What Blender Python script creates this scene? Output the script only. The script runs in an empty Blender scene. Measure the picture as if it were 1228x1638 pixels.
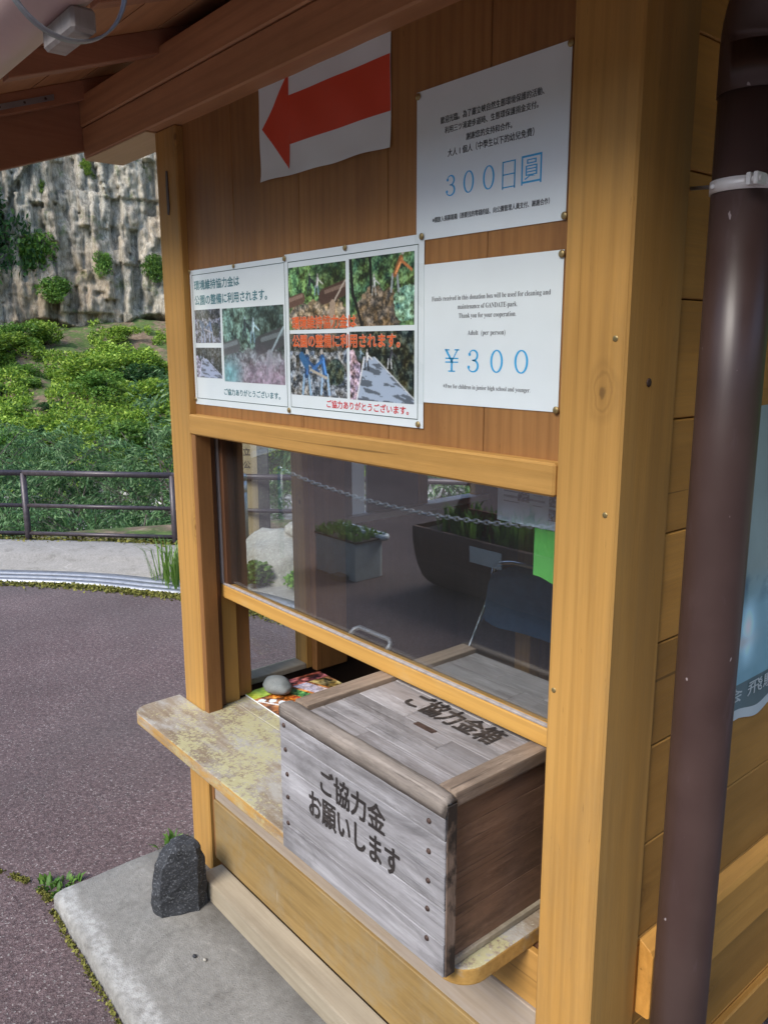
import bpy, bmesh, math, random
import numpy as np
from mathutils import Vector, Matrix, noise as mnoise

S = bpy.context.scene
COL = S.collection
rad = math.radians

# ------------------------------------------------------------------ camera
CAM = Vector((0.6971, -1.0439, 1.6132))
PITCH, YAW, ROLL, FPX = rad(-11.6541), rad(50.0429), rad(-0.1804), 1302.39
F_ = Vector((-math.sin(YAW) * math.cos(PITCH), math.cos(YAW) * math.cos(PITCH), math.sin(PITCH)))
R_ = Vector((math.cos(YAW), math.sin(YAW), 0))
U_ = R_.cross(F_)
R2 = R_ * math.cos(ROLL) + U_ * math.sin(ROLL)
U2 = -R_ * math.sin(ROLL) + U_ * math.cos(ROLL)
cd = bpy.data.cameras.new('camera')
cd.sensor_fit = 'VERTICAL'
cd.sensor_height = 36
cd.lens = FPX / 1638 * 36
cd.clip_start = 0.02
cd.clip_end = 1000
co = bpy.data.objects.new('camera', cd)
COL.objects.link(co)
M = Matrix((R2, U2, -F_)).transposed().to_4x4()
M.translation = CAM
co.matrix_world = M
S.camera = co

# ------------------------------------------------------------------ light
SUN_EL, SUN_AZ = rad(43), rad(170)      # azimuth clockwise from +y
w = bpy.data.worlds.new('World')
S.world = w
w.use_nodes = True
nt = w.node_tree
bg = nt.nodes['Background']
sky = nt.nodes.new('ShaderNodeTexSky')
sky.sky_type = 'NISHITA'
sky.sun_disc = False
sky.sun_elevation = SUN_EL
sky.sun_rotation = SUN_AZ
sky.air_density = 1.0
sky.dust_density = 0.8
sky.ozone_density = 1.0
nt.links.new(sky.outputs[0], bg.inputs[0])
bg.inputs[1].default_value = 0.15
sd = bpy.data.lights.new('sun', 'SUN')
sd.energy = 1.5
sd.angle = rad(25)
sd.color = (1.0, 0.95, 0.87)
so = bpy.data.objects.new('sun', sd)
COL.objects.link(so)
sdir = Vector((math.sin(SUN_AZ) * math.cos(SUN_EL), math.cos(SUN_AZ) * math.cos(SUN_EL), math.sin(SUN_EL)))
so.rotation_euler = sdir.to_track_quat('Z', 'Y').to_euler()
S.view_settings.view_transform = 'Standard'
S.view_settings.look = 'None'
S.view_settings.exposure = 1.46
S.view_settings.gamma = 1
S.cycles.max_bounces = 10
S.cycles.diffuse_bounces = 5
S.cycles.transparent_max_bounces = 24
S.cycles.use_denoising = True

# ------------------------------------------------------------------ numpy noise
def _h(ix, iy, seed):
    n = (ix.astype(np.int64) * 374761393 + iy.astype(np.int64) * 668265263 + seed * 144665) & 0xffffffff
    n = ((n ^ (n >> 13)) * 1274126177) & 0xffffffff
    n = n ^ (n >> 16)
    return (n & 0xffff) / 65535.0
def vnoise(x, y, seed=0):
    x = np.asarray(x, float); y = np.asarray(y, float)
    ix = np.floor(x); iy = np.floor(y)
    fx = x - ix; fy = y - iy
    fx = fx * fx * (3 - 2 * fx); fy = fy * fy * (3 - 2 * fy)
    a = _h(ix, iy, seed); b = _h(ix + 1, iy, seed); c = _h(ix, iy + 1, seed); d = _h(ix + 1, iy + 1, seed)
    return (a * (1 - fx) + b * fx) * (1 - fy) + (c * (1 - fx) + d * fx) * fy
def fbm(x, y, seed=0, oct=4):
    t = 0; a = 0.5; n = 0
    for k in range(oct):
        t = t + a * vnoise(x * 2 ** k, y * 2 ** k, seed + k * 17); n += a; a *= 0.5
    return t / n
def lin(c):
    c = np.asarray(c, float)
    return np.where(c <= 0.04045, c / 12.92, ((c + 0.055) / 1.055) ** 2.4)
def srgb(r, g, b): return tuple(float(v) for v in lin(np.array([r, g, b]) / 255.0))

# ------------------------------------------------------------------ materials
class NT:
    def __init__(self, name):
        self.m = bpy.data.materials.new(name)
        self.m.use_nodes = True
        self.t = self.m.node_tree
        self.bsdf = self.t.nodes['Principled BSDF']
        self.out = self.t.nodes['Material Output']
    def n(self, typ, **kw):
        nd = self.t.nodes.new(typ)
        for k, v in kw.items():
            if k.startswith('i_'):
                key = k[2:]
                key = int(key) if key.isdigit() else key.replace('_', ' ')
                nd.inputs[key].default_value = v
            else:
                setattr(nd, k, v)
        return nd
    def l(self, a, b): self.t.links.new(a, b)
    def coord(self, rnd=True):
        tc = self.n('ShaderNodeTexCoord')
        if not rnd: return tc.outputs['Object']
        oi = self.n('ShaderNodeObjectInfo')
        mu = self.n('ShaderNodeMath', operation='MULTIPLY'); mu.inputs[1].default_value = 37.3
        self.l(oi.outputs['Random'], mu.inputs[0])
        ad = self.n('ShaderNodeVectorMath', operation='ADD')
        self.l(tc.outputs['Object'], ad.inputs[0]); self.l(mu.outputs[0], ad.inputs[1])
        return ad.outputs[0]
    def island(self, co, amt=31.0):
        g = self.n('ShaderNodeNewGeometry')
        mu = self.n('ShaderNodeMath', operation='MULTIPLY'); mu.inputs[1].default_value = amt
        self.l(g.outputs['Random Per Island'], mu.inputs[0])
        ad = self.n('ShaderNodeVectorMath', operation='ADD')
        self.l(co, ad.inputs[0]); self.l(mu.outputs[0], ad.inputs[1])
        return ad.outputs[0], g.outputs['Random Per Island']
    def mapping(self, co, sc):
        mp = self.n('ShaderNodeMapping'); mp.inputs['Scale'].default_value = sc
        self.l(co, mp.inputs['Vector']); return mp.outputs[0]
    def noise(self, co, scale, detail=5, rough=0.6, dist=0.0, out='Fac'):
        nd = self.n('ShaderNodeTexNoise'); nd.inputs['Scale'].default_value = scale
        nd.inputs['Detail'].default_value = detail; nd.inputs['Roughness'].default_value = rough
        nd.inputs['Distortion'].default_value = dist
        self.l(co, nd.inputs['Vector']); return nd.outputs[out]
    def voro(self, co, scale, feature='F1', out='Distance', rnd=1.0):
        nd = self.n('ShaderNodeTexVoronoi', feature=feature); nd.inputs['Scale'].default_value = scale
        nd.inputs['Randomness'].default_value = rnd
        self.l(co, nd.inputs['Vector']); return nd.outputs[out]
    def ramp(self, fac, stops, interp='LINEAR'):
        nd = self.n('ShaderNodeValToRGB'); cr = nd.color_ramp; cr.interpolation = interp
        while len(cr.elements) < len(stops): cr.elements.new(0.5)
        for e, (p, c) in zip(cr.elements, stops):
            e.position = p
            e.color = (c, c, c, 1) if isinstance(c, (int, float)) else (*c, 1)
        self.l(fac, nd.inputs[0]); return nd.outputs[0]
    def mix(self, fac, a, b, mode='MIX'):
        nd = self.n('ShaderNodeMixRGB', blend_type=mode)
        for v, i in ((fac, 0), (a, 1), (b, 2)):
            if isinstance(v, (int, float)): nd.inputs[i].default_value = v if i == 0 else (v, v, v, 1)
            elif isinstance(v, tuple): nd.inputs[i].default_value = (*v, 1)
            else: self.l(v, nd.inputs[i])
        return nd.outputs[0]
    def math(self, op, a, b=0.0):
        nd = self.n('ShaderNodeMath', operation=op)
        for v, i in ((a, 0), (b, 1)):
            if isinstance(v, (int, float)): nd.inputs[i].default_value = v
            else: self.l(v, nd.inputs[i])
        return nd.outputs[0]
    def bump(self, h, strength=0.3, dist=0.01):
        nd = self.n('ShaderNodeBump'); nd.inputs['Strength'].default_value = strength
        nd.inputs['Distance'].default_value = dist
        self.l(h, nd.inputs['Height']); self.l(nd.outputs[0], self.bsdf.inputs['Normal'])
    def set(self, color=None, rough=0.6, metal=0.0, spec=None):
        b = self.bsdf
        if color is not None:
            if isinstance(color, tuple): b.inputs['Base Color'].default_value = (*color, 1)
            else: self.l(color, b.inputs['Base Color'])
        if isinstance(rough, (int, float)): b.inputs['Roughness'].default_value = rough
        else: self.l(rough, b.inputs['Roughness'])
        b.inputs['Metallic'].default_value = metal
        if spec is not None: b.inputs['Specular IOR Level'].default_value = spec
        return self.m

def grain_scale(axis, across, along):
    return {'X': (along, across, across), 'Y': (across, along, across), 'Z': (across, across, along)}[axis]

def wood(name, c1, c2, axis='Z', dark=(0.05, 0.025, 0.012), patch=0.35, patch_col=None, rough=0.62, islands=False, knots=True, specks=0.0, bump=0.25, contrast=1.0, stain=0.0):
    k = NT(name)
    co = k.coord()
    rnd = None
    if islands: co, rnd = k.island(co)
    big = k.noise(k.mapping(co, grain_scale(axis, 11, 0.55)), 1.0, 6, 0.62, 2.2)
    fine = k.noise(k.mapping(co, grain_scale(axis, 190, 3.5)), 1.0, 6, 0.72, 0.4)
    g = k.mix(0.55, big, fine)
    col = k.ramp(g, [(0.28, c2), (0.5, tuple((a + b) / 2 for a, b in zip(c1, c2))), (0.72, c1)])
    # growth rings
    wv = k.n('ShaderNodeTexWave', wave_type='BANDS', bands_direction={'X': 'Z', 'Y': 'X', 'Z': 'X'}[axis])
    wv.inputs['Scale'].default_value = 7.0; wv.inputs['Distortion'].default_value = 9.0
    wv.inputs['Detail'].default_value = 3; wv.inputs['Detail Scale'].default_value = 0.6
    k.l(k.mapping(co, grain_scale(axis, 1.6, 0.12)), wv.inputs['Vector'])
    ringm = k.ramp(wv.outputs['Fac'], [(0.55, 0.0), (0.95, 0.20 * contrast)])
    col = k.mix(ringm, col, tuple(v * 0.62 for v in c2))
    pc = patch_col or tuple(v * 0.55 for v in c2)
    pn = k.ramp(k.noise(k.mapping(co, grain_scale(axis, 5, 1.4)), 1.0, 7, 0.72), [(0.46, 0.0), (0.72, patch)])
    col = k.mix(pn, col, pc)
    if knots:
        sx = k.n('ShaderNodeSeparateXYZ'); k.l(co, sx.inputs[0])
        ai = 'XYZ'.index(axis); ac = [i for i in range(3) if i != ai]
        uu = k.math('MULTIPLY', k.math('ADD', sx.outputs[ac[0]], sx.outputs[ac[1]]), 5.5)
        vv = k.math('MULTIPLY', sx.outputs[ai], 3.1)
        wob = k.math('MULTIPLY', k.noise(co, 26.0, 3, 0.6), 0.09)
        cb = k.n('ShaderNodeCombineXYZ'); k.l(k.math('ADD', uu, wob), cb.inputs[0]); k.l(k.math('ADD', vv, wob), cb.inputs[1])
        vk = k.n('ShaderNodeTexVoronoi', voronoi_dimensions='2D'); vk.inputs['Scale'].default_value = 1.0; k.l(cb.outputs[0], vk.inputs['Vector'])
        kn = k.ramp(vk.outputs['Distance'], [(0.0, 1.0), (0.022, 0.9), (0.036, 0.25), (0.07, 0.12), (0.085, 0.45), (0.10, 0.10), (0.125, 0.22), (0.17, 0.0)])
        sc_ = k.n('ShaderNodeSeparateColor'); k.l(vk.outputs['Color'], sc_.inputs[0])
        kf = k.math('MULTIPLY', kn, k.math('GREATER_THAN', sc_.outputs[0], 0.66))
        col = k.mix(k.math('MULTIPLY', kf, 0.75), col, tuple(0.5 * a_ + 0.5 * b_ * 0.45 for a_, b_ in zip(dark, c2)))
        chk = k.ramp(k.noise(k.mapping(co, grain_scale(axis, 75, 0.9)), 1.0, 2, 0.5, 0.3), [(0.70, 0.0), (0.74, 0.7)])
        col = k.mix(chk, col, tuple(v * 0.35 for v in c2))
    if specks > 0:
        sn = k.ramp(k.noise(k.mapping(co, grain_scale(axis, 130, 22)), 1.0, 3, 0.6), [(0.70, 0.0), (0.78, specks)])
        col = k.mix(sn, col, dark)
    if stain:
        s1 = k.noise(k.mapping(co, grain_scale(axis, 9, 3.0)), 1.0, 7, 0.75, 0.8)
        col = k.mix(k.ramp(s1, [(0.47, 0.0), (0.66, stain)]), col, dark)
        s2_ = k.noise(k.mapping(co, grain_scale(axis, 26, 4.0)), 1.0, 6, 0.75)
        col = k.mix(k.ramp(s2_, [(0.55, 0.0), (0.72, stain * 0.9)]), col, tuple(min(1, v * 1.35 + 0.03) for v in c1))
        s3_ = k.noise(k.mapping(co, grain_scale(axis, 230, 5)), 1.0, 3, 0.6)
        col = k.mix(k.ramp(s3_, [(0.60, 0.0), (0.70, 0.6)]), col, dark)
    if rnd is not None:
        v = k.ramp(rnd, [(0.0, 0.72), (1.0, 1.15)])
        col = k.mix(1.0, col, v, 'MULTIPLY')
    r = k.ramp(fine, [(0.3, rough - 0.12), (0.7, min(1.0, rough + 0.14))])
    k.set(col, r, spec=0.35)
    k.bump(k.mix(0.6, big, fine), bump, 0.004)
    return k.m

def plain(name, c, rough=0.5, metal=0.0, var=0.15, scale=18.0, bump=0.1, spec=None):
    k = NT(name)
    co = k.coord()
    n1 = k.noise(co, scale, 6, 0.65)
    col = k.ramp(n1, [(0.3, tuple(max(0, v * (1 - var)) for v in c)), (0.7, tuple(min(1, v * (1 + var)) for v in c))])
    k.set(col, k.ramp(n1, [(0.3, max(0.02, rough - 0.08)), (0.7, min(1, rough + 0.1))]), metal, spec)
    if bump: k.bump(k.noise(co, scale * 4, 4, 0.6), bump, 0.003)
    return k.m

OCH1, OCH2 = (0.53, 0.295, 0.080), (0.37, 0.187, 0.042)
MT = {}
MT['post'] = wood('stained_post_wood', OCH1, OCH2, 'Z', rough=0.72, patch=0.5, patch_col=(0.27, 0.175, 0.075), specks=0.3)
MT['rail'] = wood('stained_rail_wood', (0.55, 0.305, 0.085), (0.39, 0.20, 0.046), 'X', patch=0.4, specks=0.15)
MT['brownz'] = wood('brown_stained_wood_upright', (0.38, 0.188, 0.060), (0.24, 0.104, 0.030), 'Z', patch=0.5, patch_col=(0.11, 0.045, 0.018), specks=0.6, knots=False)
MT['jamb'] = wood('dark_jamb_wood', (0.34, 0.16, 0.05), (0.20, 0.085, 0.025), 'Z', patch=0.5, specks=0.3)
MT['stile'] = wood('dark_brown_stile_wood', (0.15, 0.065, 0.028), (0.085, 0.035, 0.016), 'Z', patch=0.5, knots=False)
MT['greyz'] = wood('bleached_grey_wood_upright', (0.42, 0.38, 0.36), (0.26, 0.22, 0.20), 'Z', patch=0.4, knots=False)
MT['beam'] = wood('red_brown_beam_wood', (0.58, 0.31, 0.15), (0.40, 0.19, 0.085), 'X', patch=0.4, specks=0.15)
MT['rafter'] = wood('red_brown_rafter_wood', (0.44, 0.21, 0.12), (0.29, 0.13, 0.072), 'Y', patch=0.4, knots=False)
MT['deck'] = wood('pale_brown_roof_boards', (0.58, 0.31, 0.15), (0.42, 0.20, 0.09), 'X', patch=0.3, knots=False)
MT['siding'] = wood('stained_siding_wood', (0.60, 0.305, 0.070), (0.42, 0.195, 0.036), 'Y', patch=0.35, islands=True)
MT['rawwood'] = wood('bounce_lit_unstained_wood', (0.72, 0.52, 0.30), (0.55, 0.37, 0.19), 'X', patch=0.2, knots=False)  # unstained wood, its paleness also holding light bounced off the ground
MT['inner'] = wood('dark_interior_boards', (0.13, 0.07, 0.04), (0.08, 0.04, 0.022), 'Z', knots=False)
MT['sash'] = wood('worn_sash_rail_wood', (0.60, 0.34, 0.085), (0.44, 0.22, 0.05), 'X', patch=0.75, patch_col=(0.55, 0.44, 0.26), knots=False, specks=0.35)
MT['sill'] = wood('weathered_grey_sill_wood', (0.46, 0.40, 0.30), (0.27, 0.22, 0.155), 'X', patch=0.6, patch_col=(0.20, 0.16, 0.10), knots=False)
MT['greyboard'] = wood('bleached_grey_brown_board', (0.40, 0.32, 0.235), (0.27, 0.205, 0.145), 'X', patch=0.5, patch_col=(0.42, 0.39, 0.38), knots=False)
MT['boxgrey'] = wood('weathered_grey_box_planks', (0.50, 0.49, 0.505), (0.235, 0.22, 0.22), 'X', dark=(0.06, 0.055, 0.055), patch=0.7, patch_col=(0.15, 0.135, 0.13), islands=True, knots=False, specks=0.3, rough=0.75, bump=0.4, contrast=1.3, stain=0.55)
MT['boxlid'] = wood('weathered_grey_lid_planks', (0.44, 0.42, 0.42), (0.20, 0.175, 0.165), 'X', dark=(0.03, 0.025, 0.02), patch=0.6, patch_col=(0.115, 0.085, 0.07), islands=True, knots=False, specks=0.35, rough=0.75, bump=0.4, contrast=1.3, stain=0.55)
MT['boxcap'] = wood('worn_brown_grey_cap_wood', (0.40, 0.35, 0.30), (0.20, 0.16, 0.13), 'X', dark=(0.03, 0.02, 0.015), patch=0.85, patch_col=(0.13, 0.115, 0.105), knots=False, specks=0.3, rough=0.7, bump=0.35, stain=0.55)
MT['boxtrim'] = wood('worn_brown_grey_strip_wood', (0.36, 0.275, 0.20), (0.20, 0.14, 0.10), 'Y', dark=(0.03, 0.02, 0.015), patch=0.6, patch_col=(0.09, 0.065, 0.05), knots=False, specks=0.3, rough=0.7, bump=0.35, stain=0.55)
MT['boxside'] = wood('red_brown_box_side_planks', (0.30, 0.175, 0.11), (0.14, 0.072, 0.042), 'Y', dark=(0.022, 0.016, 0.013), patch=0.75, patch_col=(0.055, 0.032, 0.022), islands=True, knots=False, specks=0.2, rough=0.6, bump=0.3, contrast=1.4, stain=0.55)
def endgrain_mat():
    k = NT('black_stained_end_grain')
    co = k.coord(False)
    f_ = k.noise(k.mapping(co, (60, 60, 14)), 1.0, 5, 0.7)
    col = k.ramp(f_, [(0.3, (0.10, 0.065, 0.045)), (0.7, (0.27, 0.19, 0.14))])
    st = k.ramp(k.noise(k.mapping(co, (14, 14, 9)), 1.0, 5, 0.6), [(0.47, 0.0), (0.54, 0.95)])
    col = k.mix(st, col, (0.012, 0.010, 0.010))
    k.set(col, 0.65); k.bump(f_, 0.4, 0.004)
    return k.m
MT['boxend'] = endgrain_mat()

def ply_mat():
    k = NT('scuffed_plywood')
    co = k.coord()
    a = k.noise(k.mapping(co, (1.2, 6, 7)), 2.0, 6, 0.65, 0.8)
    f = k.noise(k.mapping(co, (3, 60, 70)), 1.0, 5, 0.7)
    col = k.ramp(k.mix(0.5, a, f), [(0.30, (0.165, 0.10, 0.032)), (0.5, (0.265, 0.168, 0.056)), (0.70, (0.36, 0.24, 0.09))])
    sc = k.ramp(k.noise(co, 6.0, 9, 0.8), [(0.46, 0.0), (0.64, 0.7)])
    col = k.mix(sc, col, (0.27, 0.215, 0.13))
    wsc = k.ramp(k.noise(k.mapping(co, (40, 40, 3)), 1.0, 2, 0.5, 1.0), [(0.70, 0.0), (0.76, 0.5)])
    col = k.mix(wsc, col, (0.55, 0.50, 0.42))
    k.set(col, 0.6); k.bump(f, 0.15, 0.003)
    return k.m
MT['ply'] = ply_mat()

def ledge_mat():
    k = NT('lichen_stained_ledge_wood')
    co = k.coord(False)
    g = k.noise(k.mapping(co, (2, 70, 70)), 1.0, 6, 0.7)
    b = k.noise(k.mapping(co, (1.5, 8, 8)), 1.0, 5, 0.65, 1.2)
    col = k.ramp(k.mix(0.5, g, b), [(0.30, (0.14, 0.095, 0.055)), (0.5, (0.26, 0.20, 0.135)), (0.70, (0.38, 0.325, 0.25))])
    gr = k.ramp(k.noise(k.mapping(co, (6, 14, 14)), 1.0, 8, 0.78), [(0.46, 0.0), (0.60, 0.8)])
    col = k.mix(gr, col, (0.40, 0.385, 0.35))
    li = k.ramp(k.math('ADD', k.noise(co, 95.0, 7, 0.78), k.math('MULTIPLY', k.noise(co, 5.0, 4, 0.6), 0.9)), [(0.985, 0.0), (1.07, 0.8)])
    col = k.mix(li, col, (0.45, 0.42, 0.225))
    li2 = k.ramp(k.noise(co, 130.0, 4, 0.7), [(0.60, 0.0), (0.68, 0.6)])
    col = k.mix(li2, col, (0.60, 0.58, 0.44))
    gn = k.n('ShaderNodeNewGeometry'); sn = k.n('ShaderNodeSeparateXYZ'); k.l(gn.outputs['True Normal'], sn.inputs[0])
    sp = k.n('ShaderNodeSeparateXYZ'); k.l(co, sp.inputs[0])
    side = k.math('LESS_THAN', sn.outputs[2], 0.45)
    keep = k.ramp(k.math('ADD', sp.outputs[0], k.math('MULTIPLY', k.noise(co, 14.0, 6, 0.7), 0.5)), [(0.0, 0.0), (0.08, 1.0)])
    worn_ = k.ramp(k.noise(k.mapping(co, (10, 30, 40)), 1.0, 6, 0.75), [(0.42, 1.0), (0.58, 0.25)])
    stn = k.math('MULTIPLY', side, k.math('MAXIMUM', keep, worn_))
    col = k.mix(stn, col, k.ramp(g, [(0.3, (0.34, 0.18, 0.04)), (0.7, (0.50, 0.29, 0.075))]))
    k.set(col, 0.75); k.bump(k.mix(0.5, g, k.noise(co, 60, 6, 0.7)), 0.35, 0.004)
    return k.m
MT['ledge'] = ledge_mat()

def asphalt_mat():
    k = NT('reddish_asphalt')
    co = k.coord(False)
    v = k.voro(co, 230.0, out='Color')
    sep = k.n('ShaderNodeSeparateColor'); k.l(v, sep.inputs[0])
    col = k.ramp(sep.outputs[0], [(0.0, (0.080, 0.048, 0.047)), (0.35, (0.112, 0.072, 0.070)), (0.75, (0.147, 0.099, 0.096)), (0.94, (0.182, 0.131, 0.126)), (0.99, (0.31, 0.27, 0.25))])
    big = k.noise(co, 1.3, 5, 0.6)
    col = k.mix(1.0, col, k.ramp(big, [(0.3, 0.72), (0.7, 1.25)]), 'MULTIPLY')
    pt = k.ramp(k.noise(co, 0.45, 6, 0.65), [(0.45, 0.0), (0.65, 0.4)]); col = k.mix(pt, col, (0.15, 0.125, 0.118))
    fine = k.ramp(k.noise(co, 60.0, 4, 0.7), [(0.36, 0.55), (0.6, 1.05)])
    col = k.mix(1.0, col, fine, 'MULTIPLY')
    # cracks
    cw = k.n('ShaderNodeVectorMath', operation='ADD'); k.l(co, cw.inputs[0])
    nz = k.n('ShaderNodeTexNoise'); nz.inputs['Scale'].default_value = 3.0; k.l(co, nz.inputs['Vector'])
    k.l(nz.outputs['Color'], cw.inputs[1])
    cr = k.ramp(k.voro(cw.outputs[0], 0.55, 'DISTANCE_TO_EDGE'), [(0.0, 0.0), (0.006, 0.0)])
    col = k.mix(cr, col, (0.03, 0.02, 0.02))
    k.set(col, 0.85)
    h = k.mix(0.5, k.voro(co, 230.0), k.noise(co, 220.0, 3, 0.6))
    k.bump(h, 0.7, 0.004)
    return k.m
MT['asphalt'] = asphalt_mat()

def concrete_mat(name, c=(0.225, 0.214, 0.190), pale=(0.38, 0.365, 0.325), dark=(0.115, 0.105, 0.090), sc=1.0, worn=False):
    k = NT(name)
    co = k.coord(False)
    n1 = k.noise(co, 4.5 * sc, 10, 0.78, 0.8); n2 = k.noise(co, 45.0 * sc, 6, 0.7); n3 = k.noise(co, 260.0 * sc, 3, 0.6)
    col = k.ramp(n1, [(0.34, dark), (0.48, c), (0.56, c), (0.68, pale)])
    col = k.mix(0.35, col, k.ramp(n2, [(0.3, dark), (0.7, pale)]))
    col = k.mix(k.ramp(n3, [(0.58, 0.0), (0.70, 0.6)]), col, (0.12, 0.11, 0.10))
    pit = k.ramp(k.voro(co, 30.0 * sc), [(0.05, 0.7), (0.10, 0.0)])
    psel = k.ramp(k.voro(co, 30.0 * sc, out='Color'), [(0.75, 0.0), (0.8, 1.0)])
    col = k.mix(k.math('MULTIPLY', pit, psel), col, (0.08, 0.07, 0.06))
    if worn:
        sp = k.n('ShaderNodeSeparateXYZ'); k.l(co, sp.inputs[0])
        e = k.math('ADD', k.math('MULTIPLY', sp.outputs[1], -1.0), k.math('MULTIPLY', k.noise(co, 7.0, 6, 0.7), 0.10))
        wn = k.math('MULTIPLY', k.ramp(e, [(0.405, 0.0), (0.43, 0.5), (0.45, 0.5), (0.47, 0.1)]), k.ramp(n2, [(0.35, 0.2), (0.6, 1.0)]))
        col = k.mix(wn, col, (0.58, 0.57, 0.54))
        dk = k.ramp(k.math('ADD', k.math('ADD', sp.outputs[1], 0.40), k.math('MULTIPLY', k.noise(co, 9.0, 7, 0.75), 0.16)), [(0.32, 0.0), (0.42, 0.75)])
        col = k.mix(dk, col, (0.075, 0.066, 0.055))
    k.set(col, 0.85); k.bump(k.mix(0.5, n2, n3), 0.75, 0.006)
    return k.m
MT['concrete'] = concrete_mat('grey_concrete', worn=True)
MT['kerbstone'] = concrete_mat('pale_gravelly_concrete', (0.26, 0.245, 0.225), (0.42, 0.395, 0.36), (0.13, 0.12, 0.10), 1.4)

def stone_mat(name, a, b, sc=20.0, speck=None, bump=0.6):
    k = NT(name)
    co = k.coord()
    n1 = k.noise(co, sc, 7, 0.7); n2 = k.noise(co, sc * 9, 4, 0.7)
    col = k.ramp(k.mix(0.5, n1, n2), [(0.35, a), (0.65, b)])
    if speck: col = k.mix(k.ramp(n2, [(0.57, 0.0), (0.64, 0.7)]), col, speck)
    k.set(col, 0.8); k.bump(k.mix(0.5, n1, n2), bump, 0.006)
    return k.m
MT['blackstone'] = stone_mat('black_volcanic_stone', (0.010, 0.011, 0.013), (0.05, 0.053, 0.06), 20, (0.22, 0.23, 0.24))
MT['pebble'] = stone_mat('smooth_grey_pebble', (0.15, 0.165, 0.165), (0.25, 0.265, 0.26), 30, None, 0.2)
MT['boulder'] = stone_mat('pale_grey_boulder', (0.25, 0.23, 0.19), (0.50, 0.47, 0.40), 5, (0.58, 0.55, 0.48))
MT['riverstone'] = stone_mat('riverbed_cobbles', (0.25, 0.235, 0.22), (0.55, 0.52, 0.48), 2)

MT['paper'] = plain('white_paper', (0.75, 0.815, 0.83), 0.55, 0, 0.03, 6, 0.04)
MT['paperbrown'] = plain('paper_edge', (0.62, 0.60, 0.55), 0.6, 0, 0.08, 20, 0.05)
MT['red'] = plain('red_print', (0.66, 0.062, 0.026), 0.5, 0, 0.05, 10, 0.0)
MT['blueink'] = plain('cyan_blue_ink', (0.045, 0.40, 0.74), 0.5, 0, 0.03, 10, 0)
MT['greyink'] = plain('black_ink', (0.055, 0.055, 0.065), 0.6, 0, 0.03, 10, 0)
MT['tealink'] = plain('faded_teal_ink', (0.085, 0.23, 0.27), 0.5, 0, 0.15, 60, 0)
MT['orangeink'] = plain('orange_red_ink', (0.74, 0.135, 0.03), 0.5, 0, 0.12, 40, 0)
MT['crimson'] = plain('crimson_ink', (0.66, 0.04, 0.055), 0.5, 0, 0.05, 40, 0)
MT['whiteink'] = plain('white_ink', (0.8, 0.8, 0.8), 0.5, 0, 0.03, 40, 0)
MT['paleteal'] = plain('faded_white_ink', (0.58, 0.64, 0.63), 0.5, 0, 0.1, 40, 0)
MT['paleink'] = plain('pale_orange_outline_ink', (0.72, 0.50, 0.40), 0.5, 0, 0.1, 40, 0)
MT['line'] = plain('dark_green_line_ink', (0.03, 0.075, 0.065), 0.5, 0, 0.05, 10, 0)
def worn_black():
    k = NT('worn_black_lettering'); co = k.coord(False)
    n1 = k.noise(k.mapping(co, (9, 90, 160)), 1.0, 6, 0.75)
    col = k.ramp(n1, [(0.40, (0.016, 0.012, 0.011)), (0.60, (0.035, 0.028, 0.025)), (0.70, (0.17, 0.15, 0.14))])
    k.set(col, 0.7); k.bump(n1, 0.3, 0.003); return k.m
MT['black'] = worn_black()
MT['brass'] = plain('tarnished_brass', (0.36, 0.27, 0.12), 0.42, 0.7, 0.25, 40, 0.1)
MT['rust'] = plain('rusty_iron', (0.075, 0.045, 0.035), 0.6, 0.4, 0.4, 60, 0.3)
MT['steel'] = plain('galvanised_steel', (0.52, 0.54, 0.56), 0.38, 0.85, 0.15, 25, 0.08)
MT['brightzinc'] = plain('bright_zinc', (0.78, 0.77, 0.75), 0.45, 0.2, 0.1, 25, 0.0)
MT['steelpaint'] = plain('grey_zinc_plate', (0.30, 0.31, 0.33), 0.45, 0.6, 0.15, 25, 0.08)
MT['gutter'] = plain('pinkish_brown_vinyl', (0.52, 0.36, 0.335), 0.38, 0, 0.14, 5, 0.04)
MT['chrome'] = plain('chrome_tube', (0.80, 0.80, 0.80), 0.12, 1.0, 0.03, 20, 0)
MT['railing'] = plain('dark_brown_railing_paint', (0.062, 0.050, 0.056), 0.42, 0.2, 0.25, 30, 0.1)
MT['bluevinyl'] = plain('blue_vinyl', (0.05, 0.12, 0.225), 0.36, 0, 0.15, 25, 0.15)
MT['greenplastic'] = plain('green_plastic', (0.16, 0.62, 0.13), 0.35, 0, 0.06, 12, 0.02)
MT['greyplastic'] = plain('grey_plastic', (0.42, 0.46, 0.45), 0.45, 0, 0.15, 12, 0.05)
MT['rimplastic'] = plain('pale_grey_plastic', (0.70, 0.76, 0.76), 0.4, 0, 0.1, 12, 0.05)
MT['log'] = wood('dark_hollow_log_bark', (0.21, 0.13, 0.10), (0.11, 0.065, 0.05), 'X', knots=False, bump=0.6)
MT['redboard'] = wood('dark_red_board', (0.22, 0.07, 0.05), (0.13, 0.04, 0.03), 'X', knots=False)
MT['soil'] = stone_mat('dark_soil', (0.03, 0.02, 0.014), (0.08, 0.055, 0.04), 30)
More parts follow.
